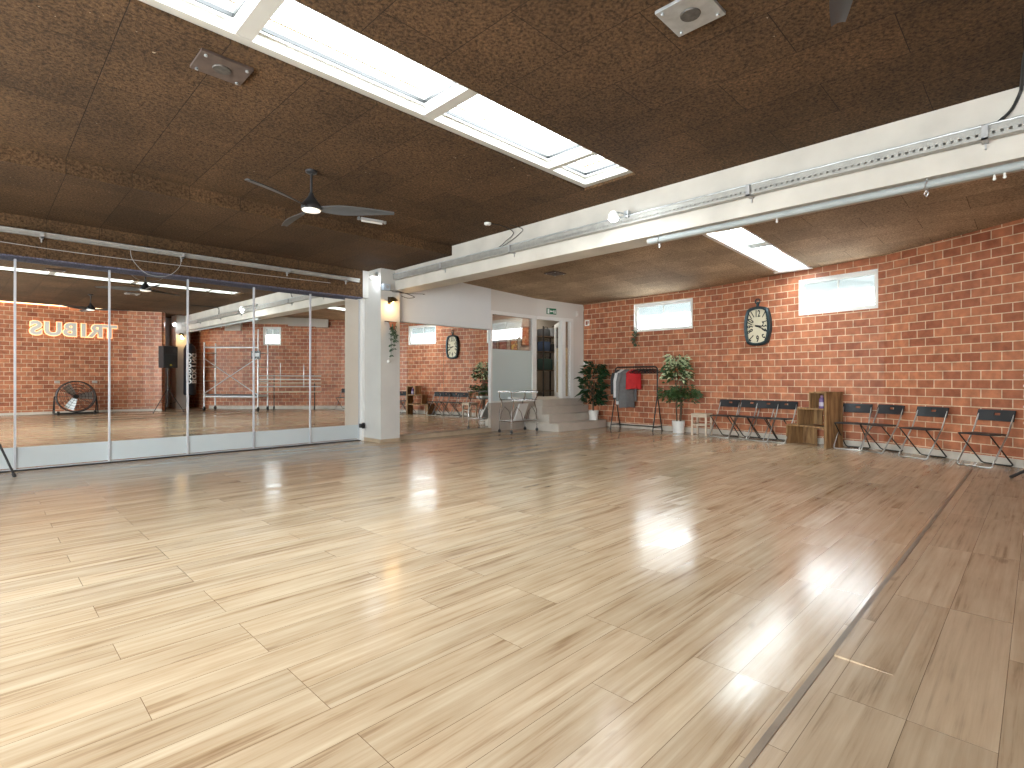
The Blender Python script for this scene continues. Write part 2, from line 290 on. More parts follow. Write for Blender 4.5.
# ------------------------------------------------------------------ mesh builder
class MB:
    def __init__(s): s.bm = bmesh.new(); s.mi = 0; s.X = Matrix.Identity(4)
    def _fin(s, vs, fs=None):
        bmesh.ops.transform(s.bm, matrix=s.X, verts=vs)
        faces = set(f for v in vs for f in v.link_faces)
        for f in faces: f.material_index = s.mi
        return vs
    def box(s, x0, x1, y0, y1, z0, z1, bev=0.0, M4=None):
        r = bmesh.ops.create_cube(s.bm, size=1); vs = r['verts']
        m = Matrix.Translation(((x0+x1)/2, (y0+y1)/2, (z0+z1)/2)) @ Matrix.Diagonal((abs(x1-x0), abs(y1-y0), abs(z1-z0), 1))
        bmesh.ops.transform(s.bm, matrix=m, verts=vs)
        if bev:
            es = list(set(e for v in vs for e in v.link_edges))
            rr = bmesh.ops.bevel(s.bm, geom=es, offset=bev, segments=2, affect='EDGES', profile=.6)
            vs = list(set(rr['verts']) | set(v for f in rr['faces'] for v in f.verts))
            # collect the whole island
            seen = set(vs); st = list(vs)
            while st:
                v = st.pop()
                for e in v.link_edges:
                    o = e.other_vert(v)
                    if o not in seen: seen.add(o); st.append(o)
            vs = list(seen)
        if M4 is not None: bmesh.ops.transform(s.bm, matrix=M4, verts=vs)
        return s._fin(vs)
    def bar(s, p, q, w, h=None, up=(0, 0, 1), bev=0):
        p, q = Vector(p), Vector(q); h = h or w; d = q-p; L = d.length
        y = d.normalized(); u = Vector(up)
        if abs(y.dot(u)) > .98: u = Vector((1, 0, 0))
        x = y.cross(u).normalized(); z = x.cross(y)
        m = Matrix(((x.x, y.x, z.x, (p.x+q.x)/2), (x.y, y.y, z.y, (p.y+q.y)/2), (x.z, y.z, z.z, (p.z+q.z)/2), (0, 0, 0, 1)))
        return s.box(-w/2, w/2, -L/2, L/2, -h/2, h/2, bev, m)
    def ring(s, c, x, y, r, n): return [s.bm.verts.new(c + x*(math.cos(2*PI*k/n)*r) + y*(math.sin(2*PI*k/n)*r)) for k in range(n)]
    def tube(s, pts, r, n=8, closed=False):
        pts = [Vector(p) for p in pts]; rs = r if isinstance(r, (list, tuple)) else [r]*len(pts)
        prev = None; rings = []; all_v = []
        for i, p in enumerate(pts):
            if closed: d = (pts[(i+1) % len(pts)]-pts[i-1]).normalized()
            else:
                a = pts[max(0, i-1)]; b = pts[min(len(pts)-1, i+1)]; d = (b-a).normalized()
            if prev is None:
                u = Vector((0, 0, 1)) if abs(d.z) < .9 else Vector((1, 0, 0)); x = d.cross(u).normalized()
            else:
                x = prev - d*prev.dot(d)
                x = x.normalized() if x.length > 1e-6 else d.orthogonal().normalized()
            prev = x; y = d.cross(x)
            rg = s.ring(p, x, y, rs[i], n); rings.append(rg); all_v += rg
        m = len(rings)
        for i in range(m if closed else m-1):
            A, B = rings[i], rings[(i+1) % m]
            for k in range(n):
                try: s.bm.faces.new((A[k], A[(k+1) % n], B[(k+1) % n], B[k]))
                except ValueError: pass
        if not closed:
            s.bm.faces.new(list(reversed(rings[0]))); s.bm.faces.new(rings[-1])
        return s._fin(all_v)
    def cyl(s, p, q, r, n=16, r2=None): return s.tube([p, q], [r, r if r2 is None else r2], n)
    def lathe(s, prof, c=(0, 0, 0), n=24, axis='z', caps=True):
        rings = []; c = Vector(c); allv = []
        for r, z in prof:
            rg = []
            for k in range(n):
                a = 2*PI*k/n; u, v = math.cos(a)*r, math.sin(a)*r
                co = {'z': (u, v, z), 'y': (u, -z, v), 'x': (z, u, v)}[axis]
                rg.append(s.bm.verts.new(c+Vector(co)))
            rings.append(rg); allv += rg
        for A, B in zip(rings, rings[1:]):
            for k in range(n): s.bm.faces.new((A[k], A[(k+1) % n], B[(k+1) % n], B[k]))
        if caps and prof[0][0] > 1e-5: s.bm.faces.new(list(reversed(rings[0])))
        if caps and prof[-1][0] > 1e-5: s.bm.faces.new(rings[-1])
        bmesh.ops.remove_doubles(s.bm, verts=allv, dist=1e-6)
        allv = [v for v in allv if v.is_valid]
        return s._fin(allv)
    def quad(s, *ps):
        vs = [s.bm.verts.new(Vector(p)) for p in ps]; s.bm.faces.new(vs); return s._fin(vs)
    def prism(s, outline, y0, y1):
        """outline in x,z; extruded along y"""
        a = [s.bm.verts.new((x, y0, z)) for x, z in outline]; b = [s.bm.verts.new((x, y1, z)) for x, z in outline]
        n = len(a); s.bm.faces.new(a); s.bm.faces.new(list(reversed(b)))
        for k in range(n): s.bm.faces.new((a[k], b[k], b[(k+1) % n], a[(k+1) % n]))
        return s._fin(a+b)
    def sphere(s, c, r, seg=16, sx=1, sy=1, sz=1):
        rr = bmesh.ops.create_uvsphere(s.bm, u_segments=seg, v_segments=max(6, seg//2), radius=r)
        bmesh.ops.transform(s.bm, matrix=Matrix.Translation(Vector(c)) @ Matrix.Diagonal((sx, sy, sz, 1)), verts=rr['verts'])
        return s._fin(rr['verts'])
    def build(s, name, mats, parent=None, smooth=True, label=None, fixn=True):
        if fixn: bmesh.ops.recalc_face_normals(s.bm, faces=s.bm.faces[:])
        me = bpy.data.meshes.new(name); s.bm.to_mesh(me); s.bm.free()
        for m in (mats if isinstance(mats, (list, tuple)) else [mats]): me.materials.append(m)
        o = bpy.data.objects.new(name, me); C.objects.link(o)
        if smooth:
            for p in me.polygons: p.use_smooth = True
            try: me.set_sharp_from_angle(angle=math.radians(38))
            except Exception: pass
        if parent: o.parent = parent
        if label: o['label'] = label
        return o

def thing(name, label, cat, loc=(0, 0, 0), rz=0.0, group=None):
    o = bpy.data.objects.new(name, None); C.objects.link(o); o.empty_display_size = .1
    o.location = loc; o.rotation_euler = (0, 0, rz); o['label'] = label; o['category'] = cat
    if group: o['group'] = group
    return o
def tag(o, label, cat, group=None):
    o['label'] = label; o['category'] = cat
    if group: o['group'] = group
    return o
def struct(o, label=None):
    o['kind'] = 'structure'
    if label: o['label'] = label
    return o
def dup(root, loc, rz, label):
    r = root.copy(); C.objects.link(r); r.location = loc; r.rotation_euler = (0, 0, rz); r['label'] = label
    for ch in root.children:
        c = ch.copy(); C.objects.link(c); c.parent = r
        for g in ch.children:
            d = g.copy(); C.objects.link(d); d.parent = c
    return r
def text_mesh(txt, size, extrude, bold=0.0):
    cu = bpy.data.curves.new('text', 'FONT'); cu.body = txt; cu.size = size; cu.extrude = extrude; cu.offset = bold; cu.resolution_u = 4
    cu.align_x = 'CENTER'; cu.align_y = 'CENTER'
    o = bpy.data.objects.new('text', cu); C.objects.link(o)
    dg = bpy.context.evaluated_depsgraph_get(); me = bpy.data.meshes.new_from_object(o.evaluated_get(dg))
    bpy.data.objects.remove(o); bpy.data.curves.remove(cu)
    return me
def add_text(mb, txt, size, extrude, M4, bold=0.0):
    me = text_mesh(txt, size, extrude, bold); n0 = len(mb.bm.verts)
    mb.bm.from_mesh(me); mb.bm.verts.ensure_lookup_table(); vs = mb.bm.verts[n0:]
    bmesh.ops.transform(mb.bm, matrix=M4, verts=vs)
    mb._fin(list(vs)); bpy.data.meshes.remove(me)

# ------------------------------------------------------------------ the setting
ceil2 = lambda x, y: 3.736 - .035*x - .017*y
W = [(11.43, 8.65), (11.45, 5.0), (10.93, 1.90), (10.0, .16), (9.3, -.5), (8.5, -1.1), (7.2, -2.1), (6.4, -3.2), (6.2, -4.95)]

def wall_strip(name, pts, z0, z1, holes, m, thick=.18, outward_left=True):
    """pts: polyline; holes: (seg, s0, s1, za, zb) in metres along that segment. Solid wall with real reveals."""
    bm = bmesh.new(); uv = bm.loops.layers.uv.new('UVMap'); acc = 0
    cache = {}
    def V(x, y, z):
        k = (round(x, 4), round(y, 4), round(z, 4))
        if k not in cache: cache[k] = bm.verts.new((x, y, z))
        return cache[k]
    for i, (a, b) in enumerate(zip(pts, pts[1:])):
        L = math.hypot(b[0]-a[0], b[1]-a[1]); hs = [h for h in holes if h[0] == i]
        ss = sorted(set([0, L]+[h[1] for h in hs]+[h[2] for h in hs])); zs = sorted(set([z0, z1]+[h[3] for h in holes]+[h[4] for h in holes]))
        for s0, s1 in zip(ss, ss[1:]):
            for za, zb in zip(zs, zs[1:]):
                if any(h[1]-1e-6 <= s0 and s1 <= h[2]+1e-6 and h[3]-1e-6 <= za and zb <= h[4]+1e-6 for h in hs): continue
                P = [(s0, za), (s1, za), (s1, zb), (s0, zb)]
                vs = [V(a[0]+(b[0]-a[0])*s/L, a[1]+(b[1]-a[1])*s/L, z) for s, z in P]
                f = bm.faces.new(vs)
                for l, (s, z) in zip(f.loops, P): l[uv].uv = (acc+s, z)
        acc += L
    # normal towards the room
    bm.normal_update()
    me = bpy.data.meshes.new(name); bm.to_mesh(me); bm.free(); me.materials.append(m)
    o = bpy.data.objects.new(name, me); C.objects.link(o)
    md = o.modifiers.new('thickness', 'SOLIDIFY'); md.thickness = thick; md.offset = -1 if outward_left else 1
    md.use_even_offset = True
    return struct(o)

def seg_len(a, b): return math.hypot(b[0]-a[0], b[1]-a[1])
def along(a, b, p): 
    L = seg_len(a, b); return ((p[0]-a[0])*(b[0]-a[0])+(p[1]-a[1])*(b[1]-a[1]))/L
winA = (0, 8.65-7.12, 8.65-5.59, 2.36, 3.05)
sB0 = along(W[1], W[2], (11.17, 3.3)); sB1 = along(W[1], W[2], (10.95, 1.98))
winB = (1, sB0, sB1, 2.43, 3.11)
sC0 = along(W[5], W[6], (8.28, -1.27)); sC1 = along(W[5], W[6], (7.77, -1.66))
winC = (5, sC0, sC1, 2.40, 3.09)
# going from far end (Y=8.65) towards -Y with the room on the -X side
wr = wall_strip('wall_right', W, 0, 3.75, [winA, winB, winC], M['brick'], .18, True)
WB = [(-3.6, -3.4), (3.5, -3.4), (3.9, -3.33), (4.3, -3.18), (4.6, -3.02), (4.78, -2.88), (4.86, -2.95), (4.95, -3.15), (5.0, -3.6), (5.0, -4.95)]
wb = wall_strip('wall_back', WB, 0, 3.6, [], M['brick'], .18, False)
we = MB(); we.box(4.8, 6.5, -5.1, -4.95, 0, 3.75); struct(we.build('wall_back', M['plaster'], smooth=False))
# left wall, never seen directly: plain plaster with made-up windows that let in fill light
wl = wall_strip('wall_left', [(-3.5, 9.9), (-3.5, -3.5)], 0, 3.6, [(0, 9.9-yy-1.1, 9.9-yy+1.1, .3, 3.0) for yy in LEFT], M['wallwhite'], .18, False)

# floor: main field and the strip laid later on the camera's side of the joint
f = MB(); f.box(-3.7, 12.2, .655, 9.9, -.1, 0); struct(f.build('floor', M['floor'], smooth=False))
f = MB(); f.box(-3.7, 12.2, -5.1, .645, -.1, 0.0)
# one plank that has lifted along the joint
f.quad((2.62, .425, .0015), (4.0, .425, .0015), (4.0, .635, .010), (2.62, .635, .010))
f.quad((2.62, .425, .0015), (2.62, .635, .010), (2.62, .635, .0), (2.62, .425, .0))
struct(f.build('floor', M['floor2'], smooth=False, fixn=False))
f = MB(); f.box(-3.5, 9.8, .638, .662, -.05, .003); struct(f.build('trim_1', plain('joint_profile', (.20, .15, .105), .4, noise=.2, nscale=5), smooth=False))

# ceiling over the main bay with the skylight slot
f = MB()
f.box(-3.7, 5.75, -5.1, 3.165, 3.47, 3.77); f.box(-3.7, 5.75, 3.885, 7.1, 3.47, 3.77); f.box(5.145, 5.75, 3.165, 3.885, 3.47, 3.77); f.box(-3.7, -3.0, 3.165, 3.885, 3.47, 3.77)
struct(f.build('ceiling', M['cork'], smooth=False))
f = MB(); f.box(-3.7, 5.72, 7.1, 9.3, 3.31, 3.77); struct(f.build('ceiling', M['cork'], smooth=False))
f = MB(); f.box(-3.7, 5.27, 9.3, 9.9, 2.79, 3.77); struct(f.build('ceiling', M['cork'], smooth=False))
f = MB(); f.box(5.27, 5.85, 9.3, 9.9, 2.79, 3.77); struct(f.build('ceiling', M['plaster'], smooth=False))
# ceiling over the far bay, sloping, with its skylight slot
f = MB()
def slab(x0, x1, y0, y1):
    r = f.box(x0, x1, y0, y1, 0, 1)
    for v in r: v.co.z = ceil2(v.co.x, v.co.y) + (.28 if v.co.z > .5 else 0)
SK = (7.55, 10.98, 3.05, 3.66)
slab(5.9, 11.66, -5.1, SK[2]); slab(5.9, 11.66, SK[3], 9.2); slab(5.9, SK[0], SK[2], SK[3]); slab(SK[1], 11.66, SK[2], SK[3])
struct(f.build('ceiling', M['cork2'], smooth=False))

# long beam with its two pillars
f = MB(); f.box(5.70, 6.08, -4.3, 9.0, 2.92, 3.75); f.box(5.70, 6.08, -4.95, -4.3, 2.92, 3.75)
struct(f.build('trim_2', M['beamcream'], smooth=False))
f = MB(); f.box(5.39, 5.81, 8.85, 9.55, 0, 3.35); struct(f.build('wall_pillar', M['plaster'], smooth=False))
f = MB(); f.box(5.39, 5.81, -4.2, -3.6, 0, 3.5); struct(f.build('wall_pillar', M['plaster'], smooth=False))
f = MB(); f.box(5.375, 5.825, 8.835, 9.56, 0, .065); struct(f.build('baseboard_pillar', M['basewood'], smooth=False))
# wall above and below the wall mirror beside the pillar
f = MB(); f.box(5.81, 8.36, 8.98, 9.13, 2.345, 3.75); struct(f.build('wall_front', M['wallwhite'], smooth=False))
f = MB(); f.box(5.81, 8.36, 9.075, 9.13, 0, 2.345); struct(f.build('wall_front', M['wallbeige'], smooth=False))
f = MB(); f.box(5.81, 8.36, 8.965, 9.073, 0, .085); struct(f.build('baseboard_front', M['basewood'], smooth=False))
# wall behind the mirror doors
f = MB(); f.box(-3.7, 5.6, 9.75, 9.9, 0, 3.6); struct(f.build('wall_front', M['wallwhite'], smooth=False))

# baseboards along the brick
def board(name, pts, h, off, m):
    f = MB()
    for a, b in zip(pts, pts[1:]):
        d = Vector((b[0]-a[0], b[1]-a[1], 0)).normalized(); n = Vector((d.y, -d.x, 0)); 
        if n.x > 0 and name == 'baseboard_right': n = -n
        if name == 'baseboard_back' and n.y < 0: n = -n
        A = Vector((a[0], a[1], h/2))+n*(off/2-.003)-d*.01; B = Vector((b[0], b[1], h/2))+n*(off/2-.003)+d*.01
        f.bar(A, B, off, h)
    return struct(f.build(name, m, smooth=False))
board('baseboard_right', W[:8], .11, .016, M['base'])
board('baseboard_back', WB[:6], .07, .014, M['base'])

# white boxed duct on the brick near the far end (seen in the mirror)
f = MB()
for a, b, z0, z1 in (((9.66, -.22), (9.3, -.5), 3.10, 3.42), ((9.3, -.5), (8.5, -1.1), 3.13, 3.44), ((8.5, -1.1), (7.5, -1.87), 3.2, 3.46)):
    d = Vector((b[0]-a[0], b[1]-a[1], 0)).normalized(); n = Vector((-d.y, d.x, 0)); n = n if n.y > 0 else -n
    f.bar(Vector((*a, (z0+z1)/2))+n*.08, Vector((*b, (z0+z1)/2))+n*.08, .16, z1-z0)
struct(f.build('trim_3', M['plaster'], smooth=False))
f = MB(); d = Vector((6.9-7.35, -2.5-2.0+0.0, 0)); 
f.bar((7.16, -2.10, 3.14), (6.78, -2.62, 3.14), .14, .42); struct(f.build('trim_4', M['plaster'], smooth=False))

# ---- windows (frame, pane) in the brick
wincount = [0]
def window(a, b, s0, s1, z0, z1, label):
    wincount[0] += 1
    d = Vector((b[0]-a[0], b[1]-a[1], 0)).normalized(); n = Vector((d.y, -d.x, 0))  # n outwards or inwards
    mid = Vector((a[0], a[1], 0))+d*(s0+s1)/2
    cen = Vector((2, 3, 0))
    if (cen-mid).dot(n) > 0: n = -n       # n points out of the room
    ang = math.atan2(d.y, d.x)
    root = bpy.data.objects.new('window_%d' % wincount[0], None); C.objects.link(root); root.location = (mid.x, mid.y, z0); root.rotation_euler = (0, 0, ang)
    root['kind'] = 'structure'; root['label'] = label
    inv = Matrix.Rotation(-ang, 4, 'Z'); ny = (inv @ n).y; w = s1-s0; h = z1-z0; sg = 1 if ny > 0 else -1
    f = MB()
    t = .075
    def bx(x0, x1, ya, yb, za, zb, bev=.004): f.box(x0, x1, min(sg*ya, sg*yb), max(sg*ya, sg*yb), za, zb, bev)
    bx(-w/2+.006, -w/2+t, .045, .125, .006, h-.006); bx(w/2-t, w/2-.006, .045, .125, .006, h-.006)
    bx(-w/2+t, w/2-t, .045, .125, .006, t); bx(-w/2+t, w/2-t, .045, .125, h-t, h-.006)
    bx(-.008, .008, .07, .10, t, h-t, 0)
    f.build('window_frame', M['white'], root, smooth=False)
    f = MB(); bx(-w/2+.001, -w/2+.014, -.006, .045, .001, h-.001, 0); bx(w/2-.014, w/2-.001, -.006, .045, .001, h-.001, 0); bx(-w/2+.014, w/2-.014, -.006, .045, .001, .014, 0); bx(-w/2+.014, w/2-.014, -.006, .045, h-.014, h-.001, 0)
    f.build('window_reveal', M['white'], root, smooth=False)
    f = MB(); bx(-w/2+t, w/2-t, .082, .09, t, h-t, 0); f.build('window_pane', M['windowglass'], root, smooth=False)
    # roller blind half drawn behind the pane
    f = MB()
    if h < 2: bx(-w/2+t*.9, w/2-t*.9, .128, .136, h*.56, h-.01, 0); f.build('window_blind', glass_mat('blind_cloth', 0.0, (.02, .022, .022), (.62, .66, .66), .6), root, smooth=False)
    f = MB(); bx(-.05, .05, .02, .045, h-.06, h-.035, 0); f.build('window_handle', M['white'], root, smooth=False)
    return root
window(W[0], W[1], winA[1], winA[2], winA[3], winA[4], 'high window in the brick wall above the clothes rack')
window(W[1], W[2], winB[1], winB[2], winB[3], winB[4], 'high window in the brick wall right of the clock')
window(W[5], W[6], winC[1], winC[2], winC[3], winC[4], 'small high window seen in the mirror behind the barre')
for yy in LEFT:
    window((-3.5, 9.9), (-3.5, -3.5), 9.9-yy-1.1, 9.9-yy+1.1, .3, 3.0, 'added fill-light window of the unseen left wall')

# ---- skylight over the main bay
def sky_frame():
    root = bpy.data.objects.new('window_7', None); C.objects.link(root); root['kind'] = 'structure'; root['label'] = 'long white framed skylight over the main bay'
    f = MB()
    y0, y1 = 3.168, 3.882
    f.box(-3.0, 5.142, y0, y0+.05, 3.50, 3.70); f.box(-3.0, 5.142, y1-.075, y1, 3.50, 3.70)
    f.box(5.06, 5.142, y0+.05, y1-.075, 3.50, 3.70)
    xs = [-1.78, -.25, 1.27, 2.805]
    for x in xs: f.box(x-.055, x+.055, y0+.05, y1-.075, 3.505, 3.70)
    f.box(4.40, 4.47, y0+.05, y1-.075, 3.50, 3.70)
    f.build('window_frame', plain('skylight_frame', (.50, .49, .455), .4, noise=.02), root, smooth=False)
    edges = [-3.0]+xs+[4.435, 5.10]
    for i, (a, b) in enumerate(zip(edges, edges[1:])):
        a += .05; b -= .05
        if i == len(edges)-2: a += 0.0
        p = MB(); t = .022; 
        for (xa, xb, ya, yb) in ((a, b, y0+.05, y0+.05+t), (a, b, y1-.075-t, y1-.075), (a, a+t, y0+.05+t, y1-.075-t), (b-t, b, y0+.05+t, y1-.075-t)): p.box(xa, xb, ya, yb, 3.575, 3.61)
        p.mi = 1
        for (xa, xb, ya, yb) in ((a+t, b-t, y0+.05+t, y0+.056+t), (a+t, b-t, y1-.081-t, y1-.075-t), (a+t, a+t+.006, y0+.056+t, y1-.081-t), (b-t-.006, b-t, y0+.056+t, y1-.081-t)): p.box(xa, xb, ya, yb, 3.59, 3.62)
        p.build('window_sash', [M['white'], M['black']], root, smooth=False)
        p = MB(); p.box(a, b, y0+.05, y1-.075, 3.622, 3.632); p.build('window_pane', M['skyglass'], root, smooth=False)
    h = MB(); h.tube([(4.62, 3.33, 3.58), (4.62, 3.33, 3.53), (4.74, 3.33, 3.53)], .009, 8); h.cyl((4.62, 3.33, 3.60), (4.62, 3.33, 3.575), .018)
    h.build('window_handle', M['steel'], root)
sky_frame()
def sky_frame2():
    root = bpy.data.objects.new('window_8', None); C.objects.link(root); root['kind'] = 'structure'; root['label'] = 'skylight in the far bay ceiling above the clock'
    x0, x1, y0, y1 = SK
    f = MB()
    zc = lambda x: ceil2(x, 3.35)
    def b(xa, xb, ya, yb, dz0, dz1):
        r = f.box(xa, xb, ya, yb, 0, 1)
        for v in r: v.co.z = zc(v.co.x)+(dz1 if v.co.z > .5 else dz0)
    g = .003
    b(x0+g, x1-g, y0+g, y0+.03, -.004, .24); b(x0+g, x1-g, y1-.07, y1-g, -.004, .24); b(x0+g, x0+.06, y0+.03, y1-.07, -.004, .24); b(x1-.06, x1-g, y0+.03, y1-.07, -.004, .24)
    b(x1-.02, x1+.05, y0-.03, y1+.03, -.022, -.003)
    f.build('window_frame', M['white'], root, smooth=False)
    f = MB()
    for x in (8.22, 9.5): b(x-.15, x+.15, y0+.03, y1-.07, .165, .19)
    f.build('window_bar', plain('sky_bar', (.30, .33, .32), .5), root, smooth=False)
    f = MB(); b(x0+.06, x1-.06, y0+.03, y1-.07, .20, .208); f.build('window_pane', M['skyglass'], root, smooth=False)
sky_frame2()

# ---- glass partition with door on the raised entrance
PB = Matrix.Translation((8.36, 9.0, 0))
P0 = Vector((9.92, 9.0, 0)); P1 = Vector((11.43, 8.65, 0)); PA = math.atan2(P1.y-P0.y, P1.x-P0.x)
PM = Matrix.Translation(P0) @ Matrix.Rotation(PA, 4, 'Z')
PL = (P1-P0).length
def pbox(mb, s0, s1, d0, d1, z0, z1, bev=0): mb.box(s0, s1, d0, d1, z0, z1, bev, PM)
def qbox(mb, s0, s1, d0, d1, z0, z1, bev=0): mb.box(s0, s1, d0, d1, z0, z1, bev, PB)
warmwall = plain('warm_white_wall', (.70, .68, .64), .75, noise=.02, nscale=1.5)
f = MB(); qbox(f, 0, 1.57, 0, .14, 2.80, 3.75); pbox(f, 0, PL-.02, 0, .14, 2.80, 3.75); pbox(f, 1.19, PL-.02, 0, .14, .0, 2.80); struct(f.build('wall_entrance', warmwall, smooth=False))
f = MB(); qbox(f, 0, 1.56, .0, .14, 0, .66); struct(f.build('wall_entrance', M['stonedark'], smooth=False))
f = MB(); pbox(f, 0, 1.19, .0, .14, 0, .71); struct(f.build('wall_entrance', M['stone'], smooth=False))
r = bpy.data.objects.new('window_9', None); C.objects.link(r); r['kind'] = 'structure'; r['label'] = 'tall partition pane, frosted in its lower half'
f = MB(); qbox(f, 0, 1.42, -.01, .10, 2.72, 2.80); qbox(f, 0, .06, 0, .10, .66, 2.72); qbox(f, 1.42, 1.57, -.012, .10, .66, 2.80); qbox(f, .06, 1.42, .0, .10, .66, .70)
f.build('window_frame', M['white'], r, smooth=False)
f = MB(); qbox(f, .06, 1.42, .015, .025, 1.915, 2.72); f.build('window_pane', M['partglass'], r, smooth=False)
f = MB(); qbox(f, .06, 1.42, .015, .025, .70, 1.912); f.build('window_pane', M['frost'], r, smooth=False, label='frosted lower half of the pane')
r = bpy.data.objects.new('door_1', None); C.objects.link(r); r['kind'] = 'structure'; r['label'] = 'white framed glass entrance door standing open'
f = MB(); pbox(f, .02, 1.19, -.01, .10, 2.72, 2.80); pbox(f, .82, .93, -.012, .12, .71, 2.72); pbox(f, 1.10, 1.19, -.012, .12, .71, 2.72); pbox(f, .93, 1.10, .0, .1, .71, .76)
f.build('door_frame', M['white'], r, smooth=False)
f = MB(); pbox(f, .93, 1.10, .045, .055, .76, 2.72); f.build('door_sidelight', M['partglass'], r, smooth=False)
# leaf hinged at the right post, swung into the back room
LM = PM @ Matrix.Translation((.81, .13, 0)) @ Matrix.Rotation(math.radians(62), 4, 'Z')
f = MB()
for (a, b, z0, z1) in ((0, .09, .73, 2.70), (.66, .75, .73, 2.70), (.09, .66, .73, .85), (.09, .66, 2.60, 2.70)): f.box(a, b, -.045, 0, z0, z1, .004, LM)
f.build('door_leaf', M['white'], r, smooth=False)
f = MB(); f.box(.09, .66, -.027, -.019, .85, 2.60, 0, LM); f.build('door_pane', M['glass'], r, smooth=False)
f = MB(); f.X = LM
f.tube([(.70, -.05, 1.72), (.70, -.09, 1.72), (.60, -.09, 1.72)], .011, 8); f.box(.685, .715, -.056, -.044, 1.62, 1.80); f.build('door_handle', M['steel'], r)
f = MB(); f.X = LM
for z in (.95, 2.45): f.cyl((0, -.05, z-.05), (0, -.05, z+.05), .012, 8)
f.build('door_hinge', M['steel'], r)

# back room beyond the partition
f = MB(); f.box(8.0, 13.4, 10.7, 10.85, .5, 3.7); f.box(8.0, 8.12, 9.13, 10.7, 0, 3.7); f.box(13.28, 13.4, 8.5, 10.7, .5, 3.7); f.box(11.62, 13.3, 8.45, 8.6, 0, 3.7)
struct(f.build('wall_backroom', plain('backroom_wall', (.42, .37, .31), .8, noise=.03), smooth=False))
f = MB(); f.box(8.12, 13.3, 9.14, 10.7, .5, .70); f.box(10.2, 13.3, 8.8, 9.14, .5, .70); struct(f.build('floor', M['stone'], smooth=False))
f = MB(); f.box(8.1, 13.4, 9.14, 10.8, 3.3, 3.45); f.box(11.64, 13.4, 8.45, 9.14, 3.3, 3.45); struct(f.build('ceiling', M['plaster'], smooth=False))
lamp('AREA', 'backroom_ceiling_light', (11.2, 9.9, 3.25), 16, (1, .93, .82), size=.9, sizey=.5)

# steps (one continuous masonry flight)
f = MB()
for x0, y0, z0, z1 in ((9.36, 7.80, 0, .18), (9.50, 8.20, .18, .36), (9.53, 8.45, .36, .54), (9.75, 8.62, .54, .71)):
    n = 8; rr = .22 if z0 == 0 else .05
    pts = [(x0, 9.05 if z0 > 0 else 8.95), (x0, y0)]
    pts += [(11.40-rr+rr*math.sin(k*PI/2/n), y0+rr-rr*math.cos(k*PI/2/n)) for k in range(n+1)]
    pts += [(11.40, 8.64), (10.0, 8.80)]
    if z0 == 0: pts = [(9.36, 8.86), (9.36, y0)]+[(11.40-rr+rr*math.sin(k*PI/2/n), y0+rr-rr*math.cos(k*PI/2/n)) for k in range(n+1)]+[(11.40, 8.64)]
    else: pts = [(x0, 8.85), (x0, y0)]+[(11.40-rr+rr*math.sin(k*PI/2/n), y0+rr-rr*math.cos(k*PI/2/n)) for k in range(n+1)]+[(11.40, 8.64)]
    a = [f.bm.verts.new((x, y, 0)) for x, y in pts]; b = [f.bm.verts.new((x, y, z1)) for x, y in pts]; m = len(a)
    f.bm.faces.new(a); f.bm.faces.new(b)
    for k in range(m): f.bm.faces.new((a[k], a[(k+1) % m], b[(k+1) % m], b[k]))
    # nosing
    f.box(x0-.012, 11.40-rr, y0-.012, y0+.01, z1-.03, z1)
o = f.build('entrance_steps', M['stone'], smooth=False); struct(o, 'four stone entrance steps up to the glass door')

# ------------------------------------------------------------------ mirrors
YAW, TILT = .0075, .0042
ords = ['first full-height mirror door beside the white pillar', 'second mirror door from the white pillar', 'third mirror door from the white pillar', 'fourth mirror door from the white pillar', 'fifth mirror door from the white pillar', 'sixth mirror door from the pillar, cut by the left picture edge']
xd = [5.316-.992*k for k in range(7)]
for k in range(6):
    x1, x0 = xd[k], xd[k+1]; w = x1-x0
    lx = x0; ly = 9.53-(5.3-x0)*YAW+1.4*TILT
    t = thing('mirror_door', ords[k], 'mirror', (lx, ly, 0.012), YAW, 'bifold mirror doors along the left wall'); t.rotation_euler = (TILT, 0, YAW)
    r0 = .205 if k == 0 else .022
    f = MB(); f.box(.013, w-.013, -.002, .02, .02, 2.755); f.build('mirror_glass', M['mirror'], t, smooth=False)
    f = MB(); f.box(.013, w-.013, -.0035, -.0021, .03, .30); f.build('frosted_band', M['frost_band'], t, smooth=False, label='opaque pale band along the bottom')
    if k == 0:
        f = MB(); f.box(w-.30, w-.013, -.0036, -.0021, .30, 2.755); f.build('side_panel', M['wallbeige'], t, smooth=False, label='plain beige strip beside the glass')
    f = MB(); f.box(0, .0125, -.02, .03, .01, 2.76, .003); f.box(w-.0125, w, -.02, .03, .01, 2.76, .003); f.box(.013, w-.013, -.006, .03, .005, .019)
    f.build('frame', M['alu'], t, smooth=False)
f = MB(); f.box(-3.6, 5.27, 9.295, 9.60, 2.771, 2.789); struct(f.build('trim_8', plain('cool_light_tint', (.10, .10, .15), .9, noise=.7, nscale=60), smooth=False))  # cool light along the header's underside, painted as the strip's colour
f = MB(); f.box(-3.6, 5.33, 9.47, 9.6, 0, .011); struct(f.build('trim_5', M['black'], smooth=False))
f = MB(); f.box(5.325, 5.388, 9.44, 9.6, 0, 2.79, .004); struct(f.build('trim_6', M['white'], smooth=False))
t = thing('door_latch', 'small black latch low on the white jamb beside the mirror doors', 'latch', (5.32, 9.44, .30))
f = MB(); f.box(-.06, -.015, -.09, -.005, -.04, .04, .004); f.build('hook', M['black'], t)
f = MB(); f.box(.005, .055, -.03, -.002, -.06, .05, .004); f.cyl((.03, -.05, 0), (.03, -.03, 0), .016); f.build('plate', M['black'], t)
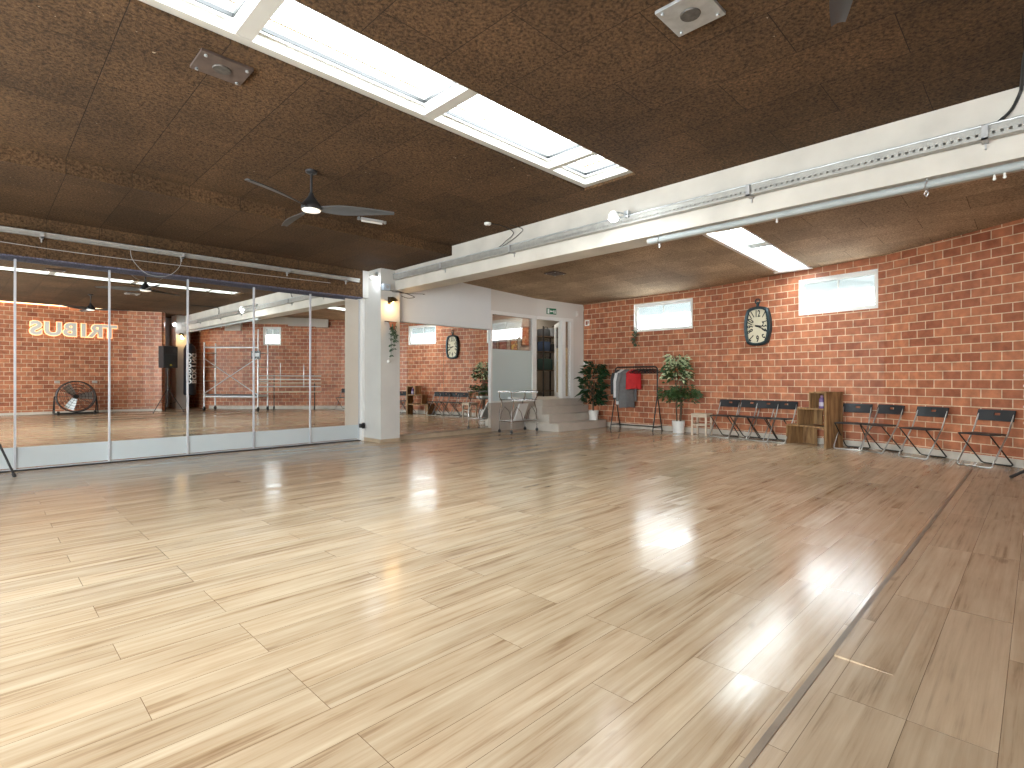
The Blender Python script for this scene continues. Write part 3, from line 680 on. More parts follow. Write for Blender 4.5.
for nm, a, b, lab in (('wall_mirror', 5.83, 7.02, 'left pane of the wall mirror right of the pillar'), ('wall_mirror', 7.026, 8.345, 'right pane of the wall mirror, beside the glass partition')):
    f = MB(); f.box(a, b, 9.04, 9.073, .09, 2.34); o = f.build(nm, M['mirror'], smooth=False); tag(o, lab, 'mirror', 'wall mirror panes')

# ------------------------------------------------------------------ ceiling fans
def fan_blade(L):
    bm = bmesh.new(); n = 22; rows = []
    for i in range(n+1):
        u = i/n; x = .07+u*(L-.07)
        ch = (.055+.115*math.sin(min(1, u*2.1)*PI/2))*(1-.62*u**2.2); ch = max(ch, .012)
        tw = -math.radians(24*(1-u)+7); z = .012*math.sin(u*PI)
        row = []
        for sgn, off in ((-1, 0), (-.5, .006), (0, .009), (.5, .006), (1, 0)):
            y = sgn*ch/2+.02*math.sin(u*PI); yy = y*math.cos(tw); zz = z+y*math.sin(tw)+off
            row.append((x, yy, zz))
        rows.append(row)
    top = [[bm.verts.new(p) for p in r] for r in rows]; bot = [[bm.verts.new((p[0], p[1], p[2]-.008)) for p in r] for r in rows]
    for i in range(n):
        for k in range(4):
            bm.faces.new((top[i][k], top[i+1][k], top[i+1][k+1], top[i][k+1])); bm.faces.new((bot[i][k], bot[i][k+1], bot[i+1][k+1], bot[i+1][k]))
        bm.faces.new((top[i][0], bot[i][0], bot[i+1][0], top[i+1][0])); bm.faces.new((top[i][4], top[i+1][4], bot[i+1][4], bot[i][4]))
    bm.faces.new([*top[0], *reversed(bot[0])]); bm.faces.new([*reversed(top[-1]), *bot[-1]])
    return bm
def ceiling_fan(loc, ang, label):
    t = thing('ceiling_fan', label, 'ceiling fan', loc, 0, 'black three-blade ceiling fans')
    f = MB(); f.lathe([(.0, 0), (.062, 0), (.06, -.018), (.035, -.035), (.0, -.035)]); f.build('canopy', M['fanblack'], t)
    f = MB(); f.cyl((0, 0, -.03), (0, 0, -.27), .013, 12); f.build('downrod', M['fanblack'], t)
    f = MB(); f.lathe([(.0, -.245), (.022, -.245), (.03, -.275), (.075, -.335), (.103, -.375), (.108, -.41), (.1, -.425), (.0, -.425)], n=32); f.build('motor_housing', M['fanblack'], t)
    f = MB(); f.lathe([(.0, -.426), (.098, -.426), (.094, -.437), (.06, -.446), (.0, -.449)], n=32); f.build('lamp_diffuser', M['fanlight'], t, label='round off-white lamp diffuser')
    for k in range(3):
        bm = fan_blade(.88); mb = MB(); mb.bm.free(); mb.bm = bm
        bmesh.ops.transform(bm, matrix=Matrix.Translation((0, 0, -.405)) @ Matrix.Rotation(ang+k*2*PI/3, 4, 'Z'), verts=bm.verts)
        mb.build('blade', M['fangrey'], t)
    return t
ceiling_fan((2.57, 5.63, 3.47), math.radians(-34), 'black ceiling fan hanging between skylight and mirror doors')
ceiling_fan((2.36, .42, 3.47), math.radians(22), 'black ceiling fan above the camera, one blade tip showing at the top')

# ------------------------------------------------------------------ plates, detector, fixtures on the ceiling
def plate(loc, sx, sy, m, label, rz=0, disc=None):
    t = thing('ceiling_plate', label, 'plate', loc, rz, 'bolted ceiling plates')
    f = MB(); f.box(-sx/2, sx/2, -sy/2, sy/2, -.02, 0, .002); f.build('plate', m, t, smooth=False)
    f = MB(); f.lathe([(0, -.0205), (.062, -.0205), (.058, -.028), (0, -.03)], n=28); f.build('round_cover', disc or plain('cover_grey', (.10, .09, .08), .6, .4, noise=.3, nscale=30), t)
    for a in (-1, 1):
        for b in (-1, 1):
            f = MB(); f.cyl((a*(sx/2-.035), b*(sy/2-.035), -.033), (a*(sx/2-.035), b*(sy/2-.035), -.0205), .011, 6); f.build('bolt', M['galv'], t)
plate((1.255, 4.21, 3.469), .34, .29, M['rust'], 'brown rusty plate bolted to the ceiling left of the skylight')
plate((3.10, 1.53, 3.469), .31, .31, M['galv'], 'bright galvanised plate bolted to the ceiling right of the skylight')
plate((8.16, 6.89, ceil2(8.16, 6.89)-.002), .34, .30, M['rust'], 'weathered plate bolted to the far bay ceiling')
t = thing('smoke_detector', 'round white smoke detector on the dark ceiling near the beam', 'smoke detector', (5.22, 5.68, 3.469))
f = MB(); f.lathe([(0, 0), (.05, 0), (.05, -.018), (.042, -.03), (0, -.032)]); f.build('housing', M['whiteplastic'], t)
f = MB(); f.lathe([(0, -.0325), (.016, -.0325), (.013, -.038), (0, -.038)]); f.build('sensor', M['cableg'], t)
t = thing('batten_light', 'slim unlit light fitting on the dark ceiling beyond the fan', 'light fitting', (3.95, 6.72, 3.469), math.radians(-12))
f = MB(); f.box(-.16, .16, -.035, .035, -.03, 0, .004); f.build('housing', M['cableg'], t, smooth=False)
f = MB(); f.cyl((-.15, 0, -.042), (.15, 0, -.042), .013, 10); f.build('tube', M['whiteplastic'], t)
for x in (-.19, .19):
    f = MB(); f.box(x-.015, x+.015, -.02, .02, -.035, 0); f.build('bracket', M['galv'], t, smooth=False)

# ------------------------------------------------------------------ cable trays, pipe, floodlights
def tray(length, hgt, dep, name, label, loc, rz, brackets, rev=False):
    t = thing(name, label, 'cable tray', loc, rz)
    f = MB()
    # perforated side: rails and ties leave real slots; along +x, side faces -y
    f.box(0, length, -.0015, .0015, 0, hgt*.22); f.box(0, length, -.0015, .0015, hgt*.46, hgt)
    k = 0; x = 0
    while x < length:
        f.box(x, min(length, x+.03), -.0015, .0015, hgt*.22, hgt*.46); x += .05; k += 1
    f.box(0, length, 0, dep, -.0015, .0015)
    f.box(0, length, dep-.0015, dep+.0015, 0, hgt)
    f.build('channel', M['traymetal'], t, smooth=False)
    f = MB(); f.cyl((.0, -.006, hgt+.006), (length, -.006, hgt+.006), .009, 8); f.build('conduit', M['galv'], t, label='thin bright conduit along the top rim')
    for b in brackets:
        f = MB(); f.box(b-.02, b+.02, -.03, dep+.02, -.018, -.002); f.box(b-.02, b+.02, -.03, -.02, -.018, hgt+.0); f.box(b-.006, b+.006, dep+.005, dep+.03, -.06, hgt+.03)
        f.build('bracket', M['cableg'], t, smooth=False)
    return t
# along the beam (runs along -Y)
tray(12.6, .095, .075, 'cable_tray', 'perforated zinc cable tray running along the white beam', (5.60, 8.75, 3.10), -PI/2, [1.48, 3.15, 6.62, 8.44, 10.5])
for dummy in (0,): pass
tray(8.55, .05, .05, 'cable_tray', 'narrow white cable tray above the mirror doors', (-3.4, 9.205, 3.055), 0, [.8, 2.4, 4.0, 5.6, 7.2, 8.3])
t = thing('hanging_pipe', 'grey galvanised pipe hung under the white beam', 'pipe', (5.735, 0, 2.868))
f = MB(); f.cyl((0, -3.2, 0), (0, 3.36, 0), .034, 16); f.build('pipe', plain('pipe_paint', (.36, .39, .385), .65, .1, noise=.05), t)
f = MB(); f.lathe([(.036, -.01), (.036, .01)], (0, 3.36, 0), 16, 'y'); f.build('end_cap', M['traymetal'], t)
for y in (3.22, .69, -2.0):
    f = MB(); f.tube([(.046*math.cos(a), y+.012*math.sin(2*a), .046*math.sin(a)) for a in [2*PI*k/18 for k in range(18)]], .005, 6, True); f.tube([(0, y, .04), (0, y, .085)], .005, 6)
    f.tube([(0, y, -.045), (.006, y+.02, -.075), (0, y, -.10), (-.006, y-.012, -.075), (0, y, -.05)], .005, 6); f.build('ring_clamp', M['steel'], t)
for y in (1.9, .26, .20):
    f = MB(); f.tube([(0, y, -.03), (0, y, -.06)], [.006, .009], 8); f.sphere((0, y, -.066), .012, 8); f.build('screw_eye', M['whiteplastic'], t)

def floodlight(loc, arm_to, label, e):
    t = thing('floodlight', label, 'light', loc)
    d = Vector(arm_to)-Vector(loc)
    f = MB(); f.lathe([(0, .05), (.03, .05), (.055, .02), (.065, -.02), (.06, -.03), (0, -.03)], n=20); f.build('housing', M['whiteplastic'], t)
    f = MB(); f.lathe([(0, -.0305), (.057, -.0305), (.05, -.05), (.03, -.062), (0, -.066)], n=20); f.build('lens', M['led'], t, label='glaring white lens')
    f = MB(); f.tube([(0, 0, .04), d*.5+Vector((0, 0, .035)), d], .011, 8); f.box(d.x-.03, d.x+.03, d.y-.03, d.y+.03, d.z-.03, d.z+.05, .004); f.build('arm', M['galv'], t)
    lamp('POINT', 'floodlight_lamp', (loc[0], loc[1], loc[2]-.09), e, (.92, .96, 1), .03)
floodlight((5.22, 3.52, 3.10), (5.585, 3.57, 3.20), 'glaring floodlight on an arm from the tray near the skylight end', 4)
floodlight((5.30, 8.96, 3.17), (5.40, 8.98, 3.20), 'glaring floodlight at the top of the pillar beside the mirror doors', .8)
floodlight((5.30, -3.45, 3.17), (5.40, -3.65, 3.20), 'floodlight at the top of the rear pillar, seen in the mirror', 2.5)

def cable(name, pts, r, m, label):
    f = MB()
    # smooth through the points
    P = [Vector(p) for p in pts]; out = []
    for i in range(len(P)-1):
        p0, p1, p2, p3 = P[max(0, i-1)], P[i], P[i+1], P[min(len(P)-1, i+2)]
        for k in range(6):
            u = k/6; out.append(.5*((2*p1)+(p2-p0)*u+(2*p0-5*p1+4*p2-p3)*u*u+(3*p1-p0-3*p2+p3)*u**3))
    out.append(P[-1]); f.tube(out, r, 6)
    return tag(f.build(name, m), label, 'cable')
cable('cable', [(5.26, 5.66, 3.463), (5.45, 5.62, 3.462), (5.67, 5.6, 3.40), (5.62, 5.72, 3.28), (5.6, 5.85, 3.21), (5.62, 6.1, 3.2)], .006, M['cable'], 'dark wire from the smoke detector down to the beam tray')
cable('cable', [(5.5, 5.5, 3.462), (5.68, 5.42, 3.42), (5.685, 5.5, 3.36), (5.66, 5.68, 3.27), (5.61, 5.8, 3.21)], .005, M['cable'], 'loose looped wire beside the smoke detector cable')
cable('cable', [(4.88, .05, 3.462), (5.2, .08, 3.462), (5.6, .1, 3.455), (5.69, .11, 3.42), (5.68, .16, 3.30), (5.65, .24, 3.215)], .012, M['cable'], 'thick black cable crossing the ceiling at the right edge onto the beam')
cable('cable', [(5.5, 8.83, 2.90), (5.72, 8.78, 2.895), (5.95, 8.75, 2.86), (6.12, 8.8, 2.83), (5.98, 8.83, 2.80), (5.84, 8.84, 2.83)], .006, M['cable'], 'black wire looping under the beam beside the pillar')
cable('cable', [(5.62, 8.83, 2.885), (5.9, 8.75, 2.875), (6.2, 8.75, 2.90), (6.4, 8.85, 2.93), (6.45, 8.965, 2.94)], .005, M['cable'], 'thin wire running from the pillar to the white wall')
cable('cable', [(1.55, 9.22, 3.055), (1.58, 9.20, 2.90), (1.75, 9.19, 2.73), (2.0, 9.20, 2.74), (2.16, 9.21, 2.90), (2.18, 9.23, 3.05)], .004, M['cableg'], 'thin grey wire hanging in a loop below the white tray')
cable('cable', [(-3.0, 9.285, 2.93), (-.5, 9.283, 2.945), (1.0, 9.283, 2.92), (2.5, 9.284, 2.94), (4.6, 9.285, 2.98)], .005, M['cableg'], 'thin grey wire fixed along the dark panel above the mirrors')

# ------------------------------------------------------------------ wall lamps and pillar planter
def wall_lamp(loc, rz, label):
    t = thing('wall_lamp', label, 'wall lamp', loc, rz, 'amber wall lamps on the pillars')   # wall behind at +y, front -y
    f = MB(); f.box(-.03, .03, -.012, 0, -.02, .12, .003); f.tube([(0, -.01, .09), (0, -.07, .11), (0, -.12, .09)], .009, 8); f.build('bracket', M['amber'], t)
    f = MB(); R = Matrix.Translation((0, -.12, .06)) @ Matrix.Rotation(math.radians(-18), 4, 'Y')
    f.X = R; f.lathe([(.012, .05), (.03, .045), (.06, .02), (.095, -.035), (.10, -.045), (.094, -.045), (.055, .01), (.012, .035)], n=24); f.build('lamp_shade', M['amber'], t)
    f = MB(); f.X = R; f.sphere((0, 0, -.02), .028, 12, 1, 1, 1.25); f.build('bulb', M['bulbwarm'], t, label='glowing warm bulb')
wall_lamp((5.57, 8.848, 2.66), 0, 'lit amber wall lamp on the pillar beside the mirror doors')
wall_lamp((5.55, -3.598, 2.70), PI, 'lit amber wall lamp on the rear pillar, seen in the mirror')
lamp('POINT', 'wall_lamp_light', (5.57, 8.70, 2.58), 3.5, (1, .62, .27), .04)
lamp('POINT', 'wall_lamp_light', (5.55, -3.42, 2.62), 6, (1, .62, .27), .04)
t = thing('junction_box', 'small pale blue-grey box at the top of the pillar', 'box', (5.47, 8.848, 2.95))
f = MB(); f.box(-.07, .07, -.1, 0, -.06, .06, .008); f.build('body', plain('bluegrey_box', (.45, .52, .60), .4), t)
f = MB(); f.lathe([(0, .1005), (.035, .1005), (.03, .106), (0, .106)], (0, 0, 0), 16, 'y'); f.build('round_face', M['cableg'], t)
t = thing('hanging_planter', 'small terracotta planter with trailing plant on the pillar', 'planter', (5.60, 8.848, 2.14))
f = MB(); f.box(-.13, .08, -.02, 0, .16, .175); f.box(-.07, .07, -.13, -.0, .15, .158); f.build('shelf', M['bark'], t, smooth=False)
f = MB(); f.lathe([(0, 0), (.045, 0), (.06, .12), (.066, .12), (.066, .145), (.055, .145), (.05, .12), (0, .12)], (0, -.075, .005), 20); f.build('pot', M['terracotta'], t)
def leaf(mb, c, d, L, w, up=None, fold=.25):
    c = Vector(c); d = Vector(d).normalized(); u = Vector(up) if up else Vector((random.uniform(-1, 1), random.uniform(-1, 1), random.uniform(.2, 1)))
    x = d.cross(u)
    x = x.normalized() if x.length > 1e-4 else d.orthogonal().normalized()
    nrm = x.cross(d)
    a = mb.bm.verts.new(c); b = mb.bm.verts.new(c+d*L*.45+x*w/2+nrm*w*fold); e = mb.bm.verts.new(c+d*L*.45-x*w/2+nrm*w*fold); g = mb.bm.verts.new(c+d*L*.5); h = mb.bm.verts.new(c+d*L-nrm*L*.12)
    for fv in ((a, b, g), (a, g, e), (b, h, g), (g, h, e)):
        fc = mb.bm.faces.new(fv); fc.material_index = mb.mi
f = MB(); vines = MB()
for k in range(7):
    x = random.uniform(-.06, .06); y = -.075+random.uniform(-.05, .03); L = random.choice((.25, .34, .5, .62)); pts = []
    for i in range(7):
        u = i/6; pts.append((x*(1+u*.5)+random.uniform(-.012, .012), y-.03*u, .14-u*L))
    vines.tube(pts, .003, 5)
    for i in range(1, 7):
        for q in range(4): leaf(f, pts[i], (random.uniform(-1, 1), random.uniform(-1, 1), random.uniform(-1, .2)), random.uniform(.04, .07), .032)
f.build('foliage', M['leaftrail'], t, fixn=False); vines.build('vine', M['leaftrail'], t)
tag((lambda mb: (mb.sphere((5.53, 8.80, 1.55), .035, 14), mb.tube([(5.53, 8.80, 1.585), (5.55, 8.79, 1.75), (5.56, 8.77, 2.1)], .003, 5), mb.build('hanging_ball', M['whiteplastic']))[-1])(MB()), 'small white ball hanging on a thread below the planter', 'ornament')

# ------------------------------------------------------------------ brick wall fittings
def wall_frame(a, b, s, z):
    """matrix: local x along the wall (towards b), local -y into the room"""
    d = Vector((b[0]-a[0], b[1]-a[1], 0)).normalized(); p = Vector((a[0], a[1], z))+d*s
    return p, math.atan2(d.y, d.x)
# the wall runs towards -Y with the room on -X, so local x along wall: the room is on local -y for direction (0,-1)
sK = along(W[1], W[2], (11.30, 4.09)); p, ang = wall_frame(W[1], W[2], sK, 2.29)
t = thing('wall_clock', 'large barrel-shaped teal iron wall clock with cream dial on the brick', 'clock', p, ang)
def barrel(w, h, bul, n=10):
    pts = []
    for sx, sz in ((1, -1), (1, 1), (-1, 1), (-1, -1)): pass
    for i in range(n+1):
        u = -1+2*i/n; pts.append((w/2*(1-bul*u*u*.55), u*h/2*.86))
    for i in range(1, n): 
        u = 1-2*i/n; pts.append((u*w/2*(1-bul*.55)*.93, h/2*(.86+.14*(1-u*u)**.6)))
    for i in range(n+1):
        u = 1-2*i/n; pts.append((-w/2*(1-bul*u*u*.55), u*h/2*.86))
    for i in range(1, n):
        u = -1+2*i/n; pts.append((u*w/2*(1-bul*.55)*.93, -h/2*(.86+.14*(1-u*u)**.6)))
    return pts
outer = barrel(.56, .80, .42); inner = barrel(.44, .69, .36)
f = MB(); n = len(outer)
ring = []
for (pts, y) in ((outer, -.002), (outer, -.085), ([(x*.93, z*.95) for x, z in outer], -.105), (inner, -.095), (inner, -.045)):
    ring.append([f.bm.verts.new((x, y, z)) for x, z in pts])
for A, B in zip(ring, ring[1:]):
    for k in range(n): f.bm.faces.new((A[k], A[(k+1) % n], B[(k+1) % n], B[k]))
f.bm.faces.new(ring[0]); f.build('case', M['teal'], t)
f = MB(); f.prism([(x*1.01, z*1.01) for x, z in inner], -.05, -.03); f.build('dial', M['dial'], t, smooth=False)
RX = Matrix.Rotation(PI/2, 4, 'X')
for k, nn in enumerate(['12', '1', '2', '3', '4', '5', '6', '7', '8', '9', '10', '11']):
    a = PI/2-k*PI/6; cx, cz = math.cos(a), math.sin(a); rr = min(.165/max(1e-6, abs(cx)), .262/max(1e-6, abs(cz))); rr = min(rr, .275)
    rot = a-PI/2 
    f = MB(); add_text(f, nn, .165, .0015, Matrix.Translation((cx*rr*.95, -.0535, cz*rr*.95)) @ Matrix.Rotation(-rot, 4, 'Y') @ RX @ Matrix.Diagonal((.72, 1.15, 1, 1)), .004)
    f.build('numeral', M['ink'], t, smooth=False)
for nm, ang2, L, w in (('minute_hand', math.radians(-28), .19, .014), ('hour_hand', math.radians(-6), .12, .02)):
    f = MB(); R = Matrix.Translation((0, -.06, 0)) @ Matrix.Rotation(-ang2, 4, 'Y'); f.X = R
    f.prism([(-.05, -w*.4), (0, -w), (L*.7, -w*.6), (L, 0), (L*.7, w*.6), (0, w), (-.05, w*.4)], -.002, .002); f.build(nm, M['ink'], t, smooth=False)
f = MB(); f.cyl((0, -.05, .395), (0, -.05, .46), .026, 12); f.tube([(.05*math.cos(a), -.05, .505+.05*math.sin(a)) for a in [2*PI*k/20 for k in range(20)]], .011, 8, True); f.sphere((0, -.05, .465), .03, 12); f.build('hanging_ring', M['teal'], t)

p, ang = wall_frame(W[0], W[1], .11, 2.70)
t = thing('fire_sign', 'small white and red square sign on the brick beside the entrance', 'sign', p, ang)
f = MB(); f.box(-.075, .075, -.006, -.001, -.075, .075); f.build('board', M['signwhite'], t, smooth=False)
f = MB(); f.box(-.045, .02, -.0085, -.0065, -.05, .05); f.box(.03, .055, -.0085, -.0065, -.02, .05); f.build('pictogram', plain('faded_red', (.36, .12, .08), .6), t, smooth=False)
p, ang = wall_frame(W[0], W[1], .06, 1.63)
t = thing('wall_switch', 'pale double switch on the brick just above the dark leafy plant', 'switch', p, ang)
f = MB(); f.box(-.065, .065, -.012, -.001, -.045, .045, .004); f.build('plate', M['whiteplastic'], t)
for x in (-.03, .03):
    f = MB(); f.box(x-.022, x+.022, -.017, -.0125, -.03, .03, .002); f.build('rocker', M['white'], t)
# trailing plant on the window corner
p, ang = wall_frame(W[0], W[1], 8.65-7.08, 2.375)
t = thing('trailing_plant', 'small trailing plant at the lower corner of the high window', 'plant', p, ang)
f = MB(); f.lathe([(0, 0), (.04, 0), (.05, .09), (.044, .09), (.04, .07), (0, .07)], (0.05, -.05, -.0), 16); f.build('pot', M['pot'], t)
f = MB()
for k in range(70):
    u = random.random(); leaf(f, (.03+random.gauss(0, .03), -.06+random.gauss(0, .02), .09-u*.42), (random.uniform(-1, 1), random.uniform(-1, .3), random.uniform(-1.4, .3)), random.uniform(.05, .09), .035)
f.build('foliage', M['leaftrail'], t, fixn=False)

# exit sign and sensor on the entrance wall
def on_part(s, z): q = PM @ Vector((s, -.002, z)); return (q.x, q.y, q.z)
t = thing('exit_sign', 'green and white emergency exit sign above the glass door', 'sign', on_part(.475, 2.945), PA)
f = MB(); f.box(-.15, .15, -.012, 0, -.075, .075, .002); f.build('board', M['signgreen'], t, smooth=False)
f = MB(); f.box(-.13, -.07, -.0145, -.0125, -.06, .06)           # doorway
f.box(.055, .135, -.0145, -.0125, -.05, .03)                      # running figure panel
f.prism([(-.055, 0), (-.02, .035), (-.02, .014), (.04, .014), (.04, -.014), (-.02, -.014), (-.02, -.035)], -.0145, -.0125); f.build('pictogram', M['signwhite'], t, smooth=False)
f = MB(); f.lathe([(0, .0165), (.012, .0165), (.012, .015), (0, .015)], (.10, 0, .018), 12, 'y')
f.bar((.10, -.0165, .005), (.09, -.0165, -.02), .016, .002, (0, 1, 0)); f.bar((.09, -.0165, -.02), (.07, -.0165, -.04), .008, .002, (0, 1, 0)); f.bar((.09, -.0165, -.02), (.115, -.0165, -.035), .008, .002, (0, 1, 0)); f.bar((.10, -.0165, 0), (.125, -.0165, -.01), .007, .002, (0, 1, 0))
f.build('running_figure', M['signgreen'], t, smooth=False)
t = thing('motion_sensor', 'small white motion sensor high beside the brick corner', 'sensor', on_part(1.30, 2.93), PA)
f = MB(); f.box(-.035, .035, -.045, 0, -.075, .075, .012); f.build('housing', M['whiteplastic'], t)
f = MB(); f.box(-.02, .02, -.05, -.0455, -.04, .01, .002); f.build('lens', M['signwhite'], t)

# ------------------------------------------------------------------ things in the back room
def picture(x0, x1, z0, z1, cols, label):
    t = thing('painting', label, 'painting', ((x0+x1)/2, 10.698, (z0+z1)/2), 0, 'small paintings in the back room')
    w, h = (x1-x0), (z1-z0)
    f = MB(); 
    for a in ((-w/2, w/2, -h/2, -h/2+.02), (-w/2, w/2, h/2-.02, h/2), (-w/2, -w/2+.02, -h/2+.02, h/2-.02), (w/2-.02, w/2, -h/2+.02, h/2-.02)): f.box(a[0], a[1], -.03, 0, a[2], a[3])
    f.build('frame', M['bark'], t, smooth=False)
    m, nt, b = mat('painted_canvas'); L = nt.links; tc = N(nt, 'ShaderNodeTexCoord'); vo = N(nt, 'ShaderNodeTexNoise'); vo.inputs['Scale'].default_value = 7; L.new(tc.outputs['Object'], vo.inputs['Vector'])
    cr = N(nt, 'ShaderNodeValToRGB'); cr.color_ramp.elements[0].position = .38; cr.color_ramp.elements[0].color = (*cols[0], 1); cr.color_ramp.elements[1].position = .62; cr.color_ramp.elements[1].color = (*cols[1], 1); e = cr.color_ramp.elements.new(.5); e.color = (*cols[2], 1)
    L.new(vo.outputs['Fac'], cr.inputs[0]); L.new(cr.outputs[0], b.inputs['Base Color'])
    f = MB(); f.box(-w/2+.02, w/2-.02, -.018, -.002, -h/2+.02, h/2-.02); f.build('canvas', m, t, smooth=False)
picture(11.15, 11.47, 2.19, 2.74, ((.5, .12, .04), (.7, .4, .2), (.35, .08, .03)), 'tall orange-red painting at the right end of the row behind the glass')
picture(10.70, 10.98, 2.02, 2.38, ((.6, .2, .05), (.75, .55, .08), (.25, .10, .05)), 'orange and yellow painting in the row behind the glass')
picture(10.24, 10.55, 2.02, 2.35, ((.3, .08, .07), (.4, .2, .15), (.2, .05, .06)), 'dark red painting in the row behind the glass')
picture(9.90, 10.16, 2.02, 2.33, ((.08, .10, .16), (.25, .25, .3), (.12, .13, .2)), 'blue-grey painting at the left end of the row behind the glass')
t = thing('metal_shelf', 'dark shelf unit packed with gear seen through the open door', 'shelf', (12.0, 10.45, .705))
f = MB()
for x in (-.35, .35):
    for y in (-.17, .17): f.box(x-.015, x+.015, y-.015, y+.015, 0, 2.05)
f.build('frame', M['black'], t, smooth=False)
for z in (.15, .75, 1.30, 1.75):
    f = MB(); f.box(-.36, .36, -.185, .185, z, z+.02); f.build('shelf_board', M['bark'], t, smooth=False)
def bagthing(x, z, w, h, m, label):
    t = thing('gear_bag', label, 'bag', (x, 10.44, z+.705), 0, 'gear bags on the dark shelf')
    f = MB(); f.box(-w/2, w/2, -.14, .14, 0, h, .045); f.build('body', m, t)
    f = MB(); f.tube([(-w*.25, -.1, h-.01), (-w*.2, -.1, h+.05), (w*.2, -.1, h+.05), (w*.25, -.1, h-.01)], .009, 6); f.build('handle', M['black'], t)
bagthing(11.84, 1.77, .30, .22, M['darkcloth'], 'charcoal bag on the top shelf board, left')
bagthing(12.18, 1.77, .28, .26, M['greycloth'], 'grey bag on the top shelf board, right')
bagthing(11.85, 1.32, .30, .30, plain('navy_cloth', (.02, .035, .07), .8), 'navy bag on the middle shelf board, left')
bagthing(12.18, 1.32, .28, .24, M['black'], 'black bag on the middle shelf board, right')
bagthing(11.9, .77, .42, .34, plain('dark_green_cloth', (.015, .04, .035), .8), 'dark green bag on the lower shelf board')
t = thing('cabinet', 'cream cabinet seen through the open entrance door', 'cabinet', (12.35, 10.0, .705))
f = MB(); f.box(-.24, .24, -.2, .2, 0, 1.42, .006); f.build('body', M['cream'], t, smooth=False)
for z in (.04, .50, .96):
    f = MB(); f.box(-.225, .225, -.215, -.202, z, z+.43, .003); o = f.build('drawer', M['cream'], t, smooth=False)
    f = MB(); f.tube([(-.06, -.216, z+.3), (-.06, -.24, z+.3), (.06, -.24, z+.3), (.06, -.216, z+.3)], .006, 6); f.build('handle', M['steel'], o)
t = thing('water_cooler', 'water cooler with blue jug behind the frosted glass', 'water cooler', (9.62, 9.6, .705))
f = MB(); f.box(-.15, .15, -.15, .15, 0, .55, .02); f.build('body', M['whiteplastic'], t)
f = MB(); f.lathe([(0, .5505), (.05, .5505), (.06, .60), (.135, .66), (.135, .98), (.12, 1.02), (0, 1.02)], n=24); f.build('jug', M['jugblue'], t)
f = MB(); f.cyl((0, -.152, .42), (0, -.19, .42), .015, 8); f.build('tap', M['red'], t)

# ------------------------------------------------------------------ trolley
t = thing('serving_trolley', 'chrome and dark glass serving trolley in front of the frosted partition', 'trolley', (8.77, 8.5, 0))
fr = MB()
for x in (-.42, .42):
    for y in (-.19, .19):
        fr.tube([(x, y, .075), (x, y, .26), (x*.97, y, .5), (x*.8, y, .66), (x*.86, y, .73), (x, y, .80), (x, y, .92)], .011, 8)
    fr.tube([(x, -.19, .915), (x*1.08, -.19, .93), (x*1.08, .19, .93), (x, .19, .915)], .010, 8)
for y in (-.19, .19):
    fr.tube([(-.42, y, .26), (.42, y, .26)], .009, 8); fr.tube([(-.42, y, .735), (.42, y, .735)], .009, 8); fr.tube([(-.44, y, .915), (.44, y, .915)], .009, 8)
    fr.tube([(-.40, y, .28), (-.36, y, .45), (-.25, y, .58), (-.12, y, .47), (-.05, y, .28)], .008, 8); fr.tube([(.40, y, .28), (.36, y, .45), (.25, y, .58), (.12, y, .47), (.05, y, .28)], .008, 8)
for x in (-.42, .42): fr.tube([(x, -.19, .26), (x, .19, .26)], .009, 8)
fr.build('frame', M['chrome'], t)
for z, nm, mm in ((.915, 'top_tray', 'tableglass'), (.742, 'middle_tray', 'tableglass'), (.268, 'bottom_tray', 'steel')):
    f = MB(); f.box(-.41, .41, -.185, .185, z, z+.008, .002); f.build(nm, M[mm], t, smooth=False)
for x in (-.42, .42):
    for y in (-.19, .19):
        f = MB(); f.cyl((x-.012, y, .037), (x+.012, y, .037), .036, 16); f.box(x-.018, x+.018, y-.01, y+.01, .05, .08); f.build('caster', M['black'], t)
f = MB(); f.box(-.20, .14, -.02, .02, 0, .36, .003, Matrix.Translation((8.80, 8.50, .281)) @ Matrix.Rotation(.14, 4, 'Z') @ Matrix(((1, 0, .55, 0), (0, 1, 0, 0), (0, 0, 1, 0), (0, 0, 0, 1))))
tag(f.build('folded_panel', M['whiteplastic'], smooth=False), 'slanting pale panel standing on the bottom tray of the trolley', 'panel')
f = MB(); f.box(8.52, 8.80, 8.40, 8.60, .751, .80, .006); tag(f.build('storage_box', M['whiteplastic']), 'flat white box on the middle tray of the trolley', 'box')

# ------------------------------------------------------------------ plants
def pot(t, h, r):
    f = MB(); f.lathe([(0, 0), (r*.86, 0), (r*.93, h*.62), (r*1.0, h*.62), (r*1.02, h), (r*.94, h), (r*.9, h*.9), (0, h*.9)], n=28); f.build('pot', M['pot'], t)
    f = MB(); f.lathe([(0, h*.905), (r*.88, h*.905), (r*.5, h*.93), (0, h*.94)], n=20); f.build('soil', M['soil'], t)
t = thing('potted_plant', 'dark leafy plant in a white pot standing on the lowest step', 'plant', (10.98, 8.0, .18))
pot(t, .24, .125)
st = MB(); f = MB()
for k in range(5):
    a = random.uniform(0, 2*PI); st.tube([(.02*math.cos(a), .02*math.sin(a), .2), (.03*math.cos(a), .03*math.sin(a), .55), (.12*math.cos(a), .12*math.sin(a), .95)], .011, 6)
for k in range(360):
    a = random.uniform(0, 2*PI); z = random.uniform(.42, 1.42); rr = .31*math.sqrt(random.random())*(1.0-.38*abs((z-.85)/.6)**2)
    c = (min(.21, rr*math.cos(a)+(.06 if z > 1.1 else -.03)), rr*math.sin(a), z)
    leaf(f, c, (math.cos(a), math.sin(a), random.uniform(-.7, .6)), random.uniform(.13, .23), random.uniform(.055, .09))
